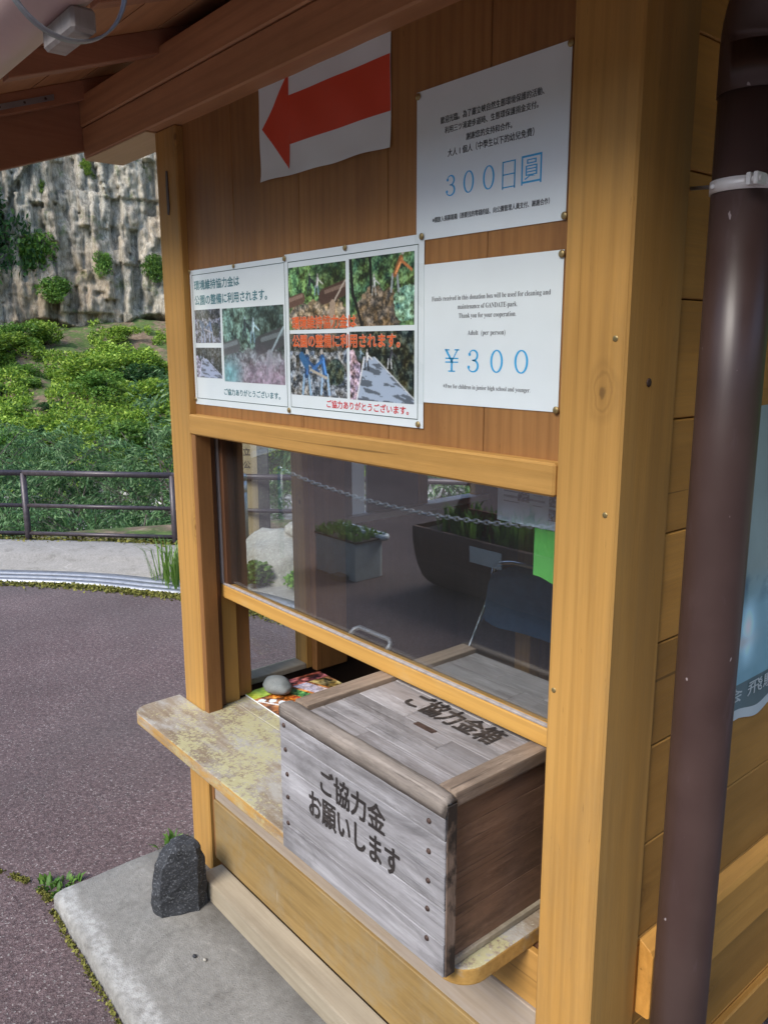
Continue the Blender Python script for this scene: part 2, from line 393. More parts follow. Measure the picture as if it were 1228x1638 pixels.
def curtain_mat():
    k = NT('pale_thin_curtain')
    d = k.n('ShaderNodeBsdfTranslucent'); d.inputs[0].default_value = (0.80, 0.79, 0.78, 1)
    k.bsdf.inputs['Base Color'].default_value = (0.7, 0.69, 0.68, 1)
    ms = k.n('ShaderNodeMixShader'); ms.inputs[0].default_value = 0.7
    k.l(k.bsdf.outputs[0], ms.inputs[1]); k.l(d.outputs[0], ms.inputs[2]); k.l(ms.outputs[0], k.out.inputs[0])
    return k.m
MT['curtain'] = curtain_mat()
MT['whitepipe'] = plain('white_vinyl_pipe', (0.80, 0.80, 0.80), 0.35, 0, 0.05, 8, 0)
MT['blind'] = plain('dark_grey_blind', (0.055, 0.055, 0.07), 0.6, 0, 0.15, 8, 0)
MT['palegrey'] = plain('pale_painted_trim', (0.74, 0.76, 0.80), 0.5, 0, 0.08, 12, 0.03)
MT['signwood'] = wood('pale_signpost_wood', (0.55, 0.44, 0.27), (0.42, 0.32, 0.18), 'Z', knots=False, specks=0.4)
MT['darkstone'] = stone_mat('dark_mossy_stone', (0.035, 0.037, 0.034), (0.12, 0.12, 0.115), 9, (0.20, 0.22, 0.12))
MT['roofmetal'] = plain('dark_roof_metal', (0.055, 0.05, 0.055), 0.45, 0.5, 0.15, 8, 0.05)

def pipe_mat():
    k = NT('dark_brown_vinyl_pipe')
    co = k.coord(False)
    n1 = k.noise(co, 6.0, 5, 0.6)
    col = k.ramp(n1, [(0.3, (0.050, 0.028, 0.024)), (0.7, (0.072, 0.042, 0.036))])
    sp = k.ramp(k.noise(k.mapping(co, (90, 90, 45)), 1.0, 2, 0.5), [(0.765, 0.0), (0.785, 0.7)])
    col = k.mix(sp, col, (0.42, 0.36, 0.36))
    st = k.ramp(k.noise(k.mapping(co, (30, 30, 8)), 1.0, 4, 0.6), [(0.62, 0.0), (0.8, 0.35)])
    col = k.mix(st, col, (0.17, 0.13, 0.15))
    k.set(col, k.ramp(n1, [(0.3, 0.30), (0.7, 0.45)]), spec=0.5)
    return k.m
MT['pipe'] = pipe_mat()

def film_mat(name, ior, tint=(1, 1, 1), rough=0.0, dust=0.0, wav=0.0):
    k = NT(name)
    t = k.n('ShaderNodeBsdfTransparent'); t.inputs[0].default_value = (*tint, 1)
    g = k.n('ShaderNodeBsdfGlossy'); g.inputs['Roughness'].default_value = rough
    fr = k.n('ShaderNodeFresnel')
    ge = k.n('ShaderNodeNewGeometry')
    iv = k.n('ShaderNodeMix'); iv.inputs[2].default_value = ior; iv.inputs[3].default_value = 1.0 / ior
    k.l(ge.outputs['Backfacing'], iv.inputs[0]); k.l(iv.outputs[0], fr.inputs['IOR'])
    ms = k.n('ShaderNodeMixShader')
    k.l(fr.outputs[0], ms.inputs[0]); k.l(t.outputs[0], ms.inputs[1]); k.l(g.outputs[0], ms.inputs[2])
    res = ms.outputs[0]
    co = k.coord(False)
    if wav:
        b = k.n('ShaderNodeBump'); b.inputs['Strength'].default_value = wav; b.inputs['Distance'].default_value = 0.02
        k.l(k.noise(co, 3.0, 2, 0.5), b.inputs['Height']); k.l(b.outputs[0], g.inputs['Normal'])
    if dust:
        d = k.n('ShaderNodeBsdfDiffuse'); d.inputs[0].default_value = (0.75, 0.76, 0.78, 1)
        f1 = k.ramp(k.noise(co, 4.0, 6, 0.7), [(0.35, 0.008), (0.75, dust)])
        pts = k.ramp(k.voro(co, 38.0), [(0.018, 0.9), (0.04, 0.0)])
        psel = k.ramp(k.voro(co, 38.0, out='Color'), [(0.70, 0.0), (0.74, 1.0)])
        f = k.math('MAXIMUM', f1, k.math('MULTIPLY', pts, psel))
        m2 = k.n('ShaderNodeMixShader'); k.l(f, m2.inputs[0]); k.l(res, m2.inputs[1]); k.l(d.outputs[0], m2.inputs[2])
        res = m2.outputs[0]
    k.l(res, k.out.inputs[0])
    return k.m
MT['film'] = film_mat('laminate_film', 1.32, (0.985, 0.99, 0.99), 0.06, wav=0.12)
MT['glass'] = film_mat('window_glass', 2.3, (0.95, 0.97, 0.97), 0.0, dust=0.014)
MT['glassclear'] = film_mat('clear_pane', 1.4, (0.95, 0.97, 0.97), 0.0, dust=0.02)

def leaf_mat(name, cols, trans=0.35, rough=0.5):
    k = NT(name)
    g = k.n('ShaderNodeNewGeometry')
    oi = k.n('ShaderNodeObjectInfo')
    col = k.ramp(g.outputs['Random Per Island'], [(i / (len(cols) - 1), c) for i, c in enumerate(cols)])
    v = k.ramp(oi.outputs['Random'], [(0.0, 0.75), (1.0, 1.25)])
    col = k.mix(1.0, col, v, 'MULTIPLY')
    k.set(col, rough, spec=0.3)
    tr = k.n('ShaderNodeBsdfTranslucent'); k.l(col, tr.inputs[0])
    ms = k.n('ShaderNodeMixShader'); ms.inputs[0].default_value = trans
    k.l(k.bsdf.outputs[0], ms.inputs[1]); k.l(tr.outputs[0], ms.inputs[2]); k.l(ms.outputs[0], k.out.inputs[0])
    return k.m
MT['leafdark'] = leaf_mat('blue_green_willow_leaves', [(0.032, 0.085, 0.032), (0.075, 0.165, 0.058), (0.135, 0.25, 0.095), (0.23, 0.36, 0.16)])
MT['leafmid'] = leaf_mat('mid_green_leaves', [(0.045, 0.11, 0.02), (0.10, 0.21, 0.035), (0.19, 0.32, 0.06)])
MT['leafbright'] = leaf_mat('yellow_green_leaves', [(0.05, 0.12, 0.016), (0.17, 0.29, 0.032), (0.36, 0.48, 0.075)])
MT['leafdeep'] = leaf_mat('deep_green_leaves', [(0.012, 0.045, 0.014), (0.03, 0.085, 0.024), (0.055, 0.13, 0.035)])
MT['blade'] = leaf_mat('grass_blades', [(0.10, 0.22, 0.03), (0.20, 0.36, 0.06), (0.30, 0.45, 0.10)])
MT['moss'] = leaf_mat('moss', [(0.09, 0.085, 0.02), (0.17, 0.17, 0.035), (0.26, 0.24, 0.06)], 0.1, 0.9)
MT['bark'] = wood('grey_brown_bark', (0.13, 0.105, 0.085), (0.06, 0.048, 0.04), 'Z', knots=False, bump=0.6)

def vcol_mat(name, rough=0.5):
    k = NT(name)
    a = k.n('ShaderNodeAttribute', attribute_name='print')
    return k.set(a.outputs['Color'], rough, spec=0.3)
MT['print'] = vcol_mat('printed_colours')

# ------------------------------------------------------------------ mesh helpers
ORG = {}
def link(o, parent=None, org=None):
    COL.objects.link(o)
    if parent is not None:
        o.parent = parent
        ORG[o.name] = ORG[parent.name]
    else:
        ORG[o.name] = Vector(org) if org is not None else Vector((0, 0, 0))
    return o
def tag(o, label=None, cat=None, group=None, kind=None):
    if label: o['label'] = label
    if cat: o['category'] = cat
    if group: o['group'] = group
    if kind: o['kind'] = kind
    return o
def thing(name, label, cat, loc=(0, 0, 0), group=None):
    o = bpy.data.objects.new(name, None)
    o.empty_display_size = 0.1
    link(o, None, loc); o.location = loc
    return tag(o, label, cat, group)

class MB:
    """collects shapes in world coordinates"""
    def __init__(self): self.bm = bmesh.new()
    def box(self, x0, x1, y0, y1, z0, z1, b=0.0, seg=1):
        t = bmesh.new()
        bmesh.ops.create_cube(t, size=1.0)
        for v in t.verts:
            v.co = Vector(((x0 + x1) / 2 + v.co.x * (x1 - x0), (y0 + y1) / 2 + v.co.y * (y1 - y0), (z0 + z1) / 2 + v.co.z * (z1 - z0)))
        if b: bmesh.ops.bevel(t, geom=list(t.edges), offset=b, segments=seg, affect='EDGES', profile=0.7)
        self.add(t); return self
    def add(self, t):
        me = bpy.data.meshes.new('tmp'); t.to_mesh(me); t.free()
        self.bm.from_mesh(me); bpy.data.meshes.remove(me)
    def prism(self, pts, a0, a1, axis='z', b=0.0, seg=2):
        """pts 2-D outline; axis gives the extrusion direction"""
        def P(p, a):
            if axis == 'z': return Vector((p[0], p[1], a))
            if axis == 'y': return Vector((p[0], a, p[1]))
            return Vector((a, p[0], p[1]))
        t = bmesh.new()
        lo = [t.verts.new(P(p, a0)) for p in pts]; hi = [t.verts.new(P(p, a1)) for p in pts]
        n = len(pts)
        t.faces.new(lo); t.faces.new(hi[::-1])
        for i in range(n): t.faces.new((lo[i], hi[i], hi[(i + 1) % n], lo[(i + 1) % n]))
        bmesh.ops.recalc_face_normals(t, faces=t.faces)
        if b: bmesh.ops.bevel(t, geom=[e for e in t.edges], offset=b, segments=seg, affect='EDGES', profile=0.6)
        self.add(t); return self
    def tube(self, path, r, n=12, caps=True, closed=False):
        path = [Vector(p) for p in path]
        rs = r if isinstance(r, (list, tuple)) else [r] * len(path)
        t = bmesh.new(); rings = []
        up = None
        m = len(path)
        for i, p in enumerate(path):
            if closed: d = path[(i + 1) % m] - path[i - 1]
            else: d = path[min(i + 1, m - 1)] - path[max(i - 1, 0)]
            d.normalize()
            if up is None:
                up = Vector((0, 0, 1)) if abs(d.z) < 0.9 else Vector((1, 0, 0))
            s = d.cross(up)
            if s.length < 1e-5: s = d.orthogonal()
            s.normalize(); up = s.cross(d).normalized()
            rings.append([t.verts.new(p + (s * math.cos(2 * math.pi * k / n) + up * math.sin(2 * math.pi * k / n)) * rs[i]) for k in range(n)])
        cnt = m if closed else m - 1
        for i in range(cnt):
            A, B = rings[i], rings[(i + 1) % m]
            for k in range(n):
                f = t.faces.new((A[k], A[(k + 1) % n], B[(k + 1) % n], B[k])); f.smooth = True
        if caps and not closed:
            t.faces.new(rings[0][::-1]); t.faces.new(rings[-1])
        bmesh.ops.recalc_face_normals(t, faces=t.faces)
        self.add(t); return self
    def lathe(self, c, prof, axis='z', n=16):
        """profile list of (radius, height) along the axis from c"""
        t = bmesh.new(); rings = []
        for (r, h) in prof:
            ring = []
            for k in range(n):
                a = 2 * math.pi * k / n
                q = (r * math.cos(a), r * math.sin(a))
                v = {'z': (q[0], q[1], h), 'y': (q[0], h, q[1]), 'x': (h, q[0], q[1])}[axis]
                ring.append(t.verts.new(Vector(c) + Vector(v)))
            rings.append(ring)
        for i in range(len(rings) - 1):
            for k in range(n):
                f = t.faces.new((rings[i][k], rings[i][(k + 1) % n], rings[i + 1][(k + 1) % n], rings[i + 1][k])); f.smooth = True
        t.faces.new(rings[0]); t.faces.new(rings[-1][::-1])
        bmesh.ops.recalc_face_normals(t, faces=t.faces)
        self.add(t); return self
    def rock(self, c, size, seed, sub=4, amt=0.25, freq=1.4, flat=None):
        t = bmesh.new()
        bmesh.ops.create_icosphere(t, subdivisions=sub, radius=1.0)
        for v in t.verts:
            p = v.co.copy()
            d = 1 + amt * (mnoise.fractal(p * freq + Vector((seed * 7.1, seed * 3.3, 0)), 1.0, 2.0, 4)) 
            q = p * d
            v.co = Vector(c) + Vector((q.x * size[0], q.y * size[1], q.z * size[2]))
            if flat is not None and v.co.z < flat: v.co.z = flat
        for f in t.faces: f.smooth = True
        self.add(t); return self
    def sheet(self, grid):
        """grid[i][j] of points"""
        t = bmesh.new()
        vs = [[t.verts.new(Vector(p)) for p in row] for row in grid]
        for i in range(len(vs) - 1):
            for j in range(len(vs[0]) - 1):
                f = t.faces.new((vs[i][j], vs[i + 1][j], vs[i + 1][j + 1], vs[i][j + 1])); f.smooth = True
        self.add(t); return self
    def build(self, name, mat, parent=None, org=None, smooth=False):
        me = bpy.data.meshes.new(name)
        o = bpy.data.objects.new(name, me)
        link(o, parent, org)
        off = ORG[o.name]
        bmesh.ops.translate(self.bm, verts=self.bm.verts, vec=-off)
        if smooth:
            for f in self.bm.faces: f.smooth = True
        self.bm.to_mesh(me); self.bm.free()
        me.materials.append(MT[mat] if isinstance(mat, str) else mat)
        if parent is None: o.location = off
        return o

def np_mesh(name, verts, faces, mat, parent=None, smooth=False, org=None):
    me = bpy.data.meshes.new(name)
    verts = np.asarray(verts, float)
    o = bpy.data.objects.new(name, me)
    link(o, parent, org)
    off = np.array(ORG[o.name])
    verts = verts - off
    faces = np.asarray(faces, np.int32)
    nv, nf, k = len(verts), len(faces), faces.shape[1]
    me.vertices.add(nv); me.vertices.foreach_set('co', verts.astype(np.float32).ravel())
    me.loops.add(nf * k); me.loops.foreach_set('vertex_index', faces.ravel())
    me.polygons.add(nf); me.polygons.foreach_set('loop_start', np.arange(0, nf * k, k, dtype=np.int32))
    me.polygons.foreach_set('loop_total', np.full(nf, k, np.int32))
    if smooth: me.polygons.foreach_set('use_smooth', np.ones(nf, bool))
    me.update(calc_edges=True); me.validate()
    me.materials.append(MT[mat] if isinstance(mat, str) else mat)
    if parent is None: o.location = Vector(off)
    return o

def picture(name, img, P00, P10, P01, parent=None, org=None, wave=None):
    """img: H x W x 3 sRGB 0..1, row 0 at the top; P00 top-left, P10 top-right, P01 bottom-left; each pixel its own flat quad colour"""
    H, W, _ = img.shape
    P00, P10, P01 = (np.array(p, float) for p in (P00, P10, P01))
    gx, gy = np.meshgrid(np.arange(W + 1) / W, np.arange(H + 1) / H)
    V = P00 + gx[..., None] * (P10 - P00) + gy[..., None] * (P01 - P00)
    if wave is not None: V = V + wave(V)
    idx = np.arange((W + 1) * (H + 1)).reshape(H + 1, W + 1)
    Fc = np.stack([idx[:-1, :-1], idx[1:, :-1], idx[1:, 1:], idx[:-1, 1:]], -1).reshape(-1, 4)
    o = np_mesh(name, V.reshape(-1, 3), Fc, 'print', parent, org=org)
    at = o.data.color_attributes.new('print', 'FLOAT_COLOR', 'CORNER')
    c = np.ones((H * W, 4, 4), np.float32); c[..., :3] = lin(np.clip(img, 0, 1)).reshape(-1, 1, 3)
    at.data.foreach_set('color', c.ravel())
    return o

def lettering(s, origin, ea, eb, width, height, mat, parent, bold=0.0, name='lettering', keep=False):
    """flat text whose outline box is fitted to width x height at origin (lower left)"""
    c = bpy.data.curves.new('tmp_text', 'FONT'); c.body = s; c.size = 1; c.offset = min(bold, 0.0); c.resolution_u = 3
    c.fill_mode = 'FRONT'
    o = bpy.data.objects.new('tmp_text', c); COL.objects.link(o)
    bpy.context.view_layer.update()
    me = bpy.data.meshes.new_from_object(o.evaluated_get(bpy.context.evaluated_depsgraph_get()))
    bpy.data.objects.remove(o); bpy.data.curves.remove(c)
    n = len(me.vertices)
    a = np.empty(n * 3, np.float32); me.vertices.foreach_get('co', a); a = a.reshape(-1, 3)
    lo, hi = a.min(0), a.max(0)
    u = (a[:, 0] - lo[0]) / (hi[0] - lo[0]) * width
    v = (a[:, 1] - lo[1]) / (hi[1] - lo[1]) * height
    ea, eb = np.array(ea, float), np.array(eb, float)
    p = np.array(origin, float) + u[:, None] * ea + v[:, None] * eb
    if bold > 0:                       # heavier strokes: the same outline repeated round a small circle
        fl = [list(q.vertices) for q in me.polygons]
        rb_ = bold * height / (hi[1] - lo[1]); nn_ = np.cross(ea, eb)
        bpy.data.meshes.remove(me)
        me = bpy.data.meshes.new(name); allp = []; allf = []
        for k in range(9):
            off_ = (ea * math.cos(k * math.pi / 4) + eb * math.sin(k * math.pi / 4)) * rb_ * (k < 8) + nn_ * 4e-5 * k
            allf += [[q + k * n for q in f_] for f_ in fl]; allp.append(p + off_)
        p = np.concatenate(allp)
        me.from_pydata([tuple(q) for q in p], [], allf)
    ob = bpy.data.objects.new(name, me); me.name = name
    link(ob, parent)
    p = p - np.array(ORG[ob.name])
    me.vertices.foreach_set('co', p.astype(np.float32).ravel()); me.update()
    me.materials.clear(); me.materials.append(MT[mat])
    return ob
X, Y, Z = (1, 0, 0), (0, 1, 0), (0, 0, 1)
def ftext(s, x0, x1, z0, z1, y, mat, parent, bold=0.0):
    return lettering(s, (x0, y, z0), X, Z, x1 - x0, z1 - z0, mat, parent, bold)

def serif(s):
    out = ''
    for ch in s:
        if 'A' <= ch <= 'Z': out += chr(0x1D400 + ord(ch) - 65)
        elif 'a' <= ch <= 'z': out += chr(0x1D41A + ord(ch) - 97)
        elif '0' <= ch <= '9': out += chr(0x1D7CE + ord(ch) - 48)
        else: out += ch
    return out

# leaves: centres N x 3, directions N x 3 (unit), lengths, widths -> folded diamonds
def leaf_arrays(c, d, L, Wd, rng):
    n = len(c)
    r = rng.normal(size=(n, 3)); s = np.cross(d, r); s /= np.linalg.norm(s, axis=1)[:, None] + 1e-9
    nn = np.cross(s, d)
    L = np.asarray(L)[:, None]; Wd = np.asarray(Wd)[:, None]
    base = c - d * L * 0.5; tip = c + d * L * 0.5 - nn * L * 0.08
    mid = c + nn * Wd * 0.15
    l = mid + s * Wd * 0.5; rr = mid - s * Wd * 0.5
    V = np.stack([base, l, tip, rr], 1).reshape(-1, 3)
    i = np.arange(n) * 4
    Fc = np.stack([i, i + 1, i + 2, i + 3], 1)
    return V, Fc

# ================================================================== SETTING
ZA = -0.05                                   # asphalt level; the concrete step's top is z = 0
edge = [(-16, -12), (-12, -8), (-8.5, -3.2), (-6.5, -0.75), (-5.347, 0.445), (-4.862, 0.879), (-4.509, 1.102), (-4.227, 1.279), (-3.803, 1.46), (-3.3, 1.56), (-2.6, 1.75), (-1.6, 2.15), (0, 2.7), (3, 3.8), (8, 6)]
def smooth_line(p, n=6):
    p = [Vector(q) for q in p]; out = []
    for i in range(len(p) - 1):
        a, b, c, d = p[max(i - 1, 0)], p[i], p[i + 1], p[min(i + 2, len(p) - 1)]
        for k in range(n):
            t = k / n
            out.append(0.5 * ((2 * b) + (c - a) * t + (2 * a - 5 * b + 4 * c - d) * t * t + (3 * b - a - 3 * c + d) * t ** 3))
    out.append(p[-1]); return out
EL = smooth_line(edge)
def offset_line(L, d):
    out = []
    for i, p in enumerate(L):
        t = (L[min(i + 1, len(L) - 1)] - L[max(i - 1, 0)]).normalized()
        out.append(Vector((p.x - t.y * d, p.y + t.x * d)))
    return out
mb = MB()
pts = [(p.x, p.y) for p in EL] + [(70, 30), (70, -90), (-70, -90), (-70, -40)]
f = mb.bm.faces.new([mb.bm.verts.new((x, y, ZA)) for x, y in pts])
bmesh.ops.triangulate(mb.bm, faces=[f])
bmesh.ops.recalc_face_normals(mb.bm, faces=mb.bm.faces)
for f in mb.bm.faces:
    if f.normal.z < 0: f.normal_flip()
tag(mb.build('asphalt', 'asphalt'), kind='structure')

def strip(name, prof, mat, jit=0.0, seed=0):
    """prof: list of (offset from the asphalt edge, z)"""
    rows = []
    for d, z in prof:
        L = offset_line(EL, d)
        rows.append([(p.x + jit * (mnoise.noise(Vector((p.x * 4, p.y * 4, seed))) ), p.y + jit * mnoise.noise(Vector((p.y * 4, p.x * 4, seed + 9))), z) for p in L])
    return MB().sheet(rows).build(name, mat)
tag(strip('drain', [(0.03, ZA), (0.035, -0.03), (0.075, -0.028), (0.078, -0.040), (0.098, -0.040), (0.101, -0.026), (0.155, -0.024), (0.158, -0.038), (0.178, -0.038), (0.181, -0.024), (0.25, -0.022), (0.255, -0.04)], 'steelpaint'), kind='structure')
tag(strip('kerb', [(0.24, -0.09), (0.245, -0.024), (0.50, -0.012), (0.52, 0.03), (0.88, 0.045), (0.93, 0.04), (0.95, -0.3)], 'kerbstone', 0.03), kind='structure')

# concrete step in front of the booth
mb = MB()
t = bmesh.new()
N = 60
def step_edge(x): return -0.425 + 0.012 * math.sin(x * 3.1) + 0.010 * mnoise.noise(Vector((x * 6, 0, 3)))
rows = []
for i in range(N + 1):
    x = -1.60 + 3.2 * i / N
    ye = step_edge(x)
    prof = [(ye - 0.008, -0.08), (ye - 0.006, -0.012), (ye + 0.001, -0.003), (ye + 0.014, 0.0)]
    prof += [(ye + 0.03 + (0.3 - ye) * k / 10, 0.002 * mnoise.noise(Vector((x * 5, k, 1)))) for k in range(1, 11)]
    rows.append([(x, a, b) for a, b in prof])
r0 = [(p[0] - 0.02 - 0.006 * mnoise.noise(Vector((p[1] * 8, 0, 0))), p[1] + (0.02 if j < 4 else 0), p[2] - 0.012) for j, p in enumerate(rows[0])]
r00 = [(p[0] - 0.006, p[1], -0.09) for p in r0]
mb.sheet([r00, r0] + rows)
tag(mb.build('concrete_step', 'concrete'), kind='structure')

# --- the far bank: polar sheet around the camera position, radius measured from the camera
PX, PY = 0.70, -1.04
def polar(az, r, z=0.0):
    a = rad(az); return (PX - r * math.sin(a), PY + r * math.cos(a), z)
def redge(az): return 7.75 + 0.0 * az + np.clip((np.asarray(az, float) - 82) / 24, 0, 1) ** 1.5 * 4.5
def hill_z(az, r):
    az = np.asarray(az, float); r = np.asarray(r, float)
    re = redge(az)
    u = r * np.sin(np.radians(az)); v = r * np.cos(np.radians(az))
    z = np.where(r < re, -0.06, 0)
    d1 = np.clip((r - re) / 3.6, 0, 1); drop = -2.75 * (d1 * d1 * (3 - 2 * d1))
    d2 = np.clip((r - 21.5) / 29, 0, 1); rise = 5.7 * (0.85 * d2 + 0.15 * d2 * d2)
    z = -0.06 + drop + rise
    amp = np.clip((r - re - 0.8) / 4, 0, 1)
    z = z + amp * ((fbm(u * 0.25, v * 0.25, 5) - 0.5) * 1.3 + (fbm(u * 1.1, v * 1.1, 8) - 0.5) * 0.45)
    return z
def hill_mat():
    k = NT('hillside_soil_and_riverbed')
    co = k.coord(False)
    n1 = k.noise(co, 0.9, 7, 0.7); n2 = k.noise(co, 6.0, 5, 0.7)
    soil = k.ramp(n2, [(0.3, (0.09, 0.06, 0.038)), (0.55, (0.18, 0.125, 0.08)), (0.75, (0.33, 0.26, 0.18))])
    grass = k.ramp(n2, [(0.3, (0.03, 0.06, 0.012)), (0.7, (0.10, 0.15, 0.03))])
    col = k.mix(k.ramp(n1, [(0.46, 0.0), (0.54, 1.0)]), soil, grass)
    sep = k.n('ShaderNodeSeparateXYZ'); k.l(co, sep.inputs[0])
    vs = k.voro(co, 3.2, out='Color'); sc = k.n('ShaderNodeSeparateColor'); k.l(vs, sc.inputs[0])
    st = k.ramp(sc.outputs[0], [(0.0, (0.22, 0.21, 0.20)), (0.6, (0.42, 0.40, 0.37)), (1.0, (0.62, 0.59, 0.55))])
    st = k.mix(1.0, st, k.ramp(k.voro(co, 3.2), [(0.25, 1.0), (0.6, 0.35)]), 'MULTIPLY')
    low = k.math('LESS_THAN', k.math('ADD', sep.outputs[2], k.math('MULTIPLY', n1, 0.6)), -1.75)
    col = k.mix(low, col, st)
    k.set(col, 0.95); k.bump(k.mix(0.5, n2, k.voro(co, 3.2)), 0.8, 0.08)
    return k.m
MT['hill'] = hill_mat()
az_ = np.linspace(10, 112, 260); r_ = np.concatenate([np.linspace(6.2, 12, 30), np.linspace(12.4, 56, 130)])
A, Rr = np.meshgrid(az_, r_, indexing='ij')
Zh = hill_z(A, Rr)
V = np.stack([PX - Rr * np.sin(np.radians(A)), PY + Rr * np.cos(np.radians(A)), Zh], -1)
# hold the sheet below the paved ground where both run
inside = Rr < redge(A)
V[..., 2] = np.where(inside, np.minimum(V[..., 2], -0.07), V[..., 2])
idx = np.arange(V.shape[0] * V.shape[1]).reshape(V.shape[:2])
Fq = np.stack([idx[:-1, :-1], idx[:-1, 1:], idx[1:, 1:], idx[1:, :-1]], -1).reshape(-1, 4)
tag(np_mesh('hillside', V.reshape(-1, 3), Fq, 'hill', smooth=True), kind='structure')

def cliff_mat():
    k = NT('columnar_grey_rock')
    co = k.coord(False)
    n1 = k.noise(k.mapping(co, (4.5, 4.5, 0.5)), 1.0, 10, 0.8, 0.9)
    n2 = k.noise(k.mapping(co, (0.35, 0.35, 0.12)), 1.0, 5, 0.6)
    n3 = k.noise(k.mapping(co, (7, 7, 2.4)), 1.0, 7, 0.85)
    col = k.ramp(n1, [(0.26, (0.075, 0.075, 0.075)), (0.40, (0.22, 0.195, 0.155)), (0.50, (0.43, 0.385, 0.305)), (0.70, (0.62, 0.56, 0.45))])
    col = k.mix(k.ramp(n2, [(0.45, 0.0), (0.66, 0.6)]), col, (0.36, 0.25, 0.145))
    col = k.mix(1.0, col, k.ramp(n3, [(0.32, 0.50), (0.55, 1.12)]), 'MULTIPLY')
    wh = k.ramp(n3, [(0.60, 0.0), (0.75, 0.55)])
    col = k.mix(wh, col, (0.56, 0.51, 0.41))
    vd = k.voro(k.mapping(co, (1.5, 1.5, 0.28)), 1.0, 'DISTANCE_TO_EDGE')
    wv_ = k.n('ShaderNodeVectorMath', operation='ADD'); k.l(k.mapping(co, (1.5, 1.5, 0.16)), wv_.inputs[0])
    nz_ = k.n('ShaderNodeTexNoise'); nz_.inputs['Scale'].default_value = 1.6; nz_.inputs['Detail'].default_value = 8; nz_.inputs['Roughness'].default_value = 0.75; k.l(co, nz_.inputs['Vector']); k.l(nz_.outputs['Color'], wv_.inputs[1])
    vd = k.voro(wv_.outputs[0], 1.0, 'DISTANCE_TO_EDGE')
    col = k.mix(k.ramp(vd, [(0.0, 0.55), (0.03, 0.2), (0.08, 0.0)]), col, (0.07, 0.07, 0.065))
    hb = k.ramp(k.noise(k.mapping(co, (0.7, 0.7, 2.6)), 1.0, 6, 0.75), [(0.66, 0.0), (0.72, 0.5)])
    col = k.mix(hb, col, (0.07, 0.07, 0.068))
    gr = k.ramp(k.noise(k.mapping(co, (0.8, 0.8, 0.9)), 1.0, 6, 0.7), [(0.57, 0.0), (0.66, 0.75)])
    col = k.mix(gr, col, (0.13, 0.16, 0.045))
    k.set(col, 0.9); k.bump(k.mix(0.5, n1, n3), 0.9, 0.18)
    return k.m
MT['cliff'] = cliff_mat()
az_ = np.linspace(28, 100, 620); z_ = np.concatenate([np.linspace(0.8, 20, 230), np.linspace(20.4, 38, 46)])
A, Zc = np.meshgrid(az_, z_, indexing='ij')
arc = np.radians(A) * 50
az_c, z_c = az_, z_
colm = vnoise(arc * 1.25 + 0.6 * vnoise(arc * 0.5, Zc * 0.35, 4), Zc * 0.16, 21)
blk = np.floor(vnoise(arc * 0.9, Zc * 0.30, 33) * 5) / 5
big = fbm(arc * 0.12, Zc * 0.1, 41, 4)
crk = vnoise(arc * 2.8, Zc * 0.9, 51)
def hsh(i, j, sd): return _h(np.asarray(i), np.asarray(j), sd)
wa = arc / 0.52 + 1.5 * (fbm(arc * 0.35, Zc * 0.22, 91, 4) - 0.5) + 0.25 * vnoise(arc * 2.0, Zc * 0.8, 93)
ci = np.floor(wa); fu = wa - ci
seg_ = np.floor(Zc / (1.6 + 4.5 * hsh(ci, ci * 0, 95)) + 7 * hsh(ci, ci * 0, 96))
offc = hsh(ci, seg_, 97) ** 1.5
wb = arc / 2.6 + 0.9 * vnoise(arc * 0.3, Zc * 0.25, 98); cj = np.floor(wb)
segb = np.floor(Zc / (3 + 3 * hsh(cj, cj * 0, 99)) + 3 * hsh(cj, cj * 0, 94))
offb = hsh(cj, segb, 92)
Rc = 49.0 + 0.07 * (Zc - 2) + 2.4 * (big - 0.5) + 0.75 * offc + 1.1 * offb - 0.14 * np.sin(np.pi * fu) - 0.4 * colm + 1.0 * (fbm(arc * 1.4, Zc * 0.8, 61, 5) - 0.5) + 0.5 * (fbm(arc * 5, Zc * 2.4, 62, 3) - 0.5)
foot = 2.3 + 1.4 * (vnoise(arc * 0.35, arc * 0, 71) - 0.5)
Rc = Rc + np.clip((foot + 0.55 - Zc) / 0.5, 0, 1) * 1.6            # undercut foot
V = np.stack([PX - Rc * np.sin(np.radians(A)), PY + Rc * np.cos(np.radians(A)), Zc], -1)
idx = np.arange(V.shape[0] * V.shape[1]).reshape(V.shape[:2])
Fq = np.stack([idx[:-1, :-1], idx[:-1, 1:], idx[1:, 1:], idx[1:, :-1]], -1).reshape(-1, 4)
tag(np_mesh('cliff', V.reshape(-1, 3), Fq, 'cliff'), kind='structure')

def blocker_hill_mat():
    k = NT('blocker_hill_green')
    co = k.coord(False)
    n1 = k.noise(co, 0.8, 7, 0.75); n2 = k.noise(co, 0.12, 3, 0.5)
    col = k.ramp(n1, [(0.35, (0.012, 0.03, 0.010)), (0.55, (0.045, 0.095, 0.025)), (0.72, (0.10, 0.17, 0.04))])
    k.set(col, 0.95); k.bump(n1, 1.0, 0.6)
    return k.m
MT['blockerhill'] = blocker_hill_mat()
az_ = np.linspace(114, 372, 260); r_ = np.linspace(24, 62, 50)  # unseen forested ring, added to block low sky light
A, Rr = np.meshgrid(az_, r_, indexing='ij')
u_ = Rr * np.sin(np.radians(A)); v_ = Rr * np.cos(np.radians(A))
Zw = -1.5 + 24 * np.clip((Rr - 24) / 30, 0, 1) ** 0.8 * (0.75 + 0.5 * fbm(u_ * 0.05, v_ * 0.05, 3)) + 2.6 * (fbm(u_ * 0.5, v_ * 0.5, 9) - 0.5)
V = np.stack([PX - u_, PY + v_, Zw], -1)
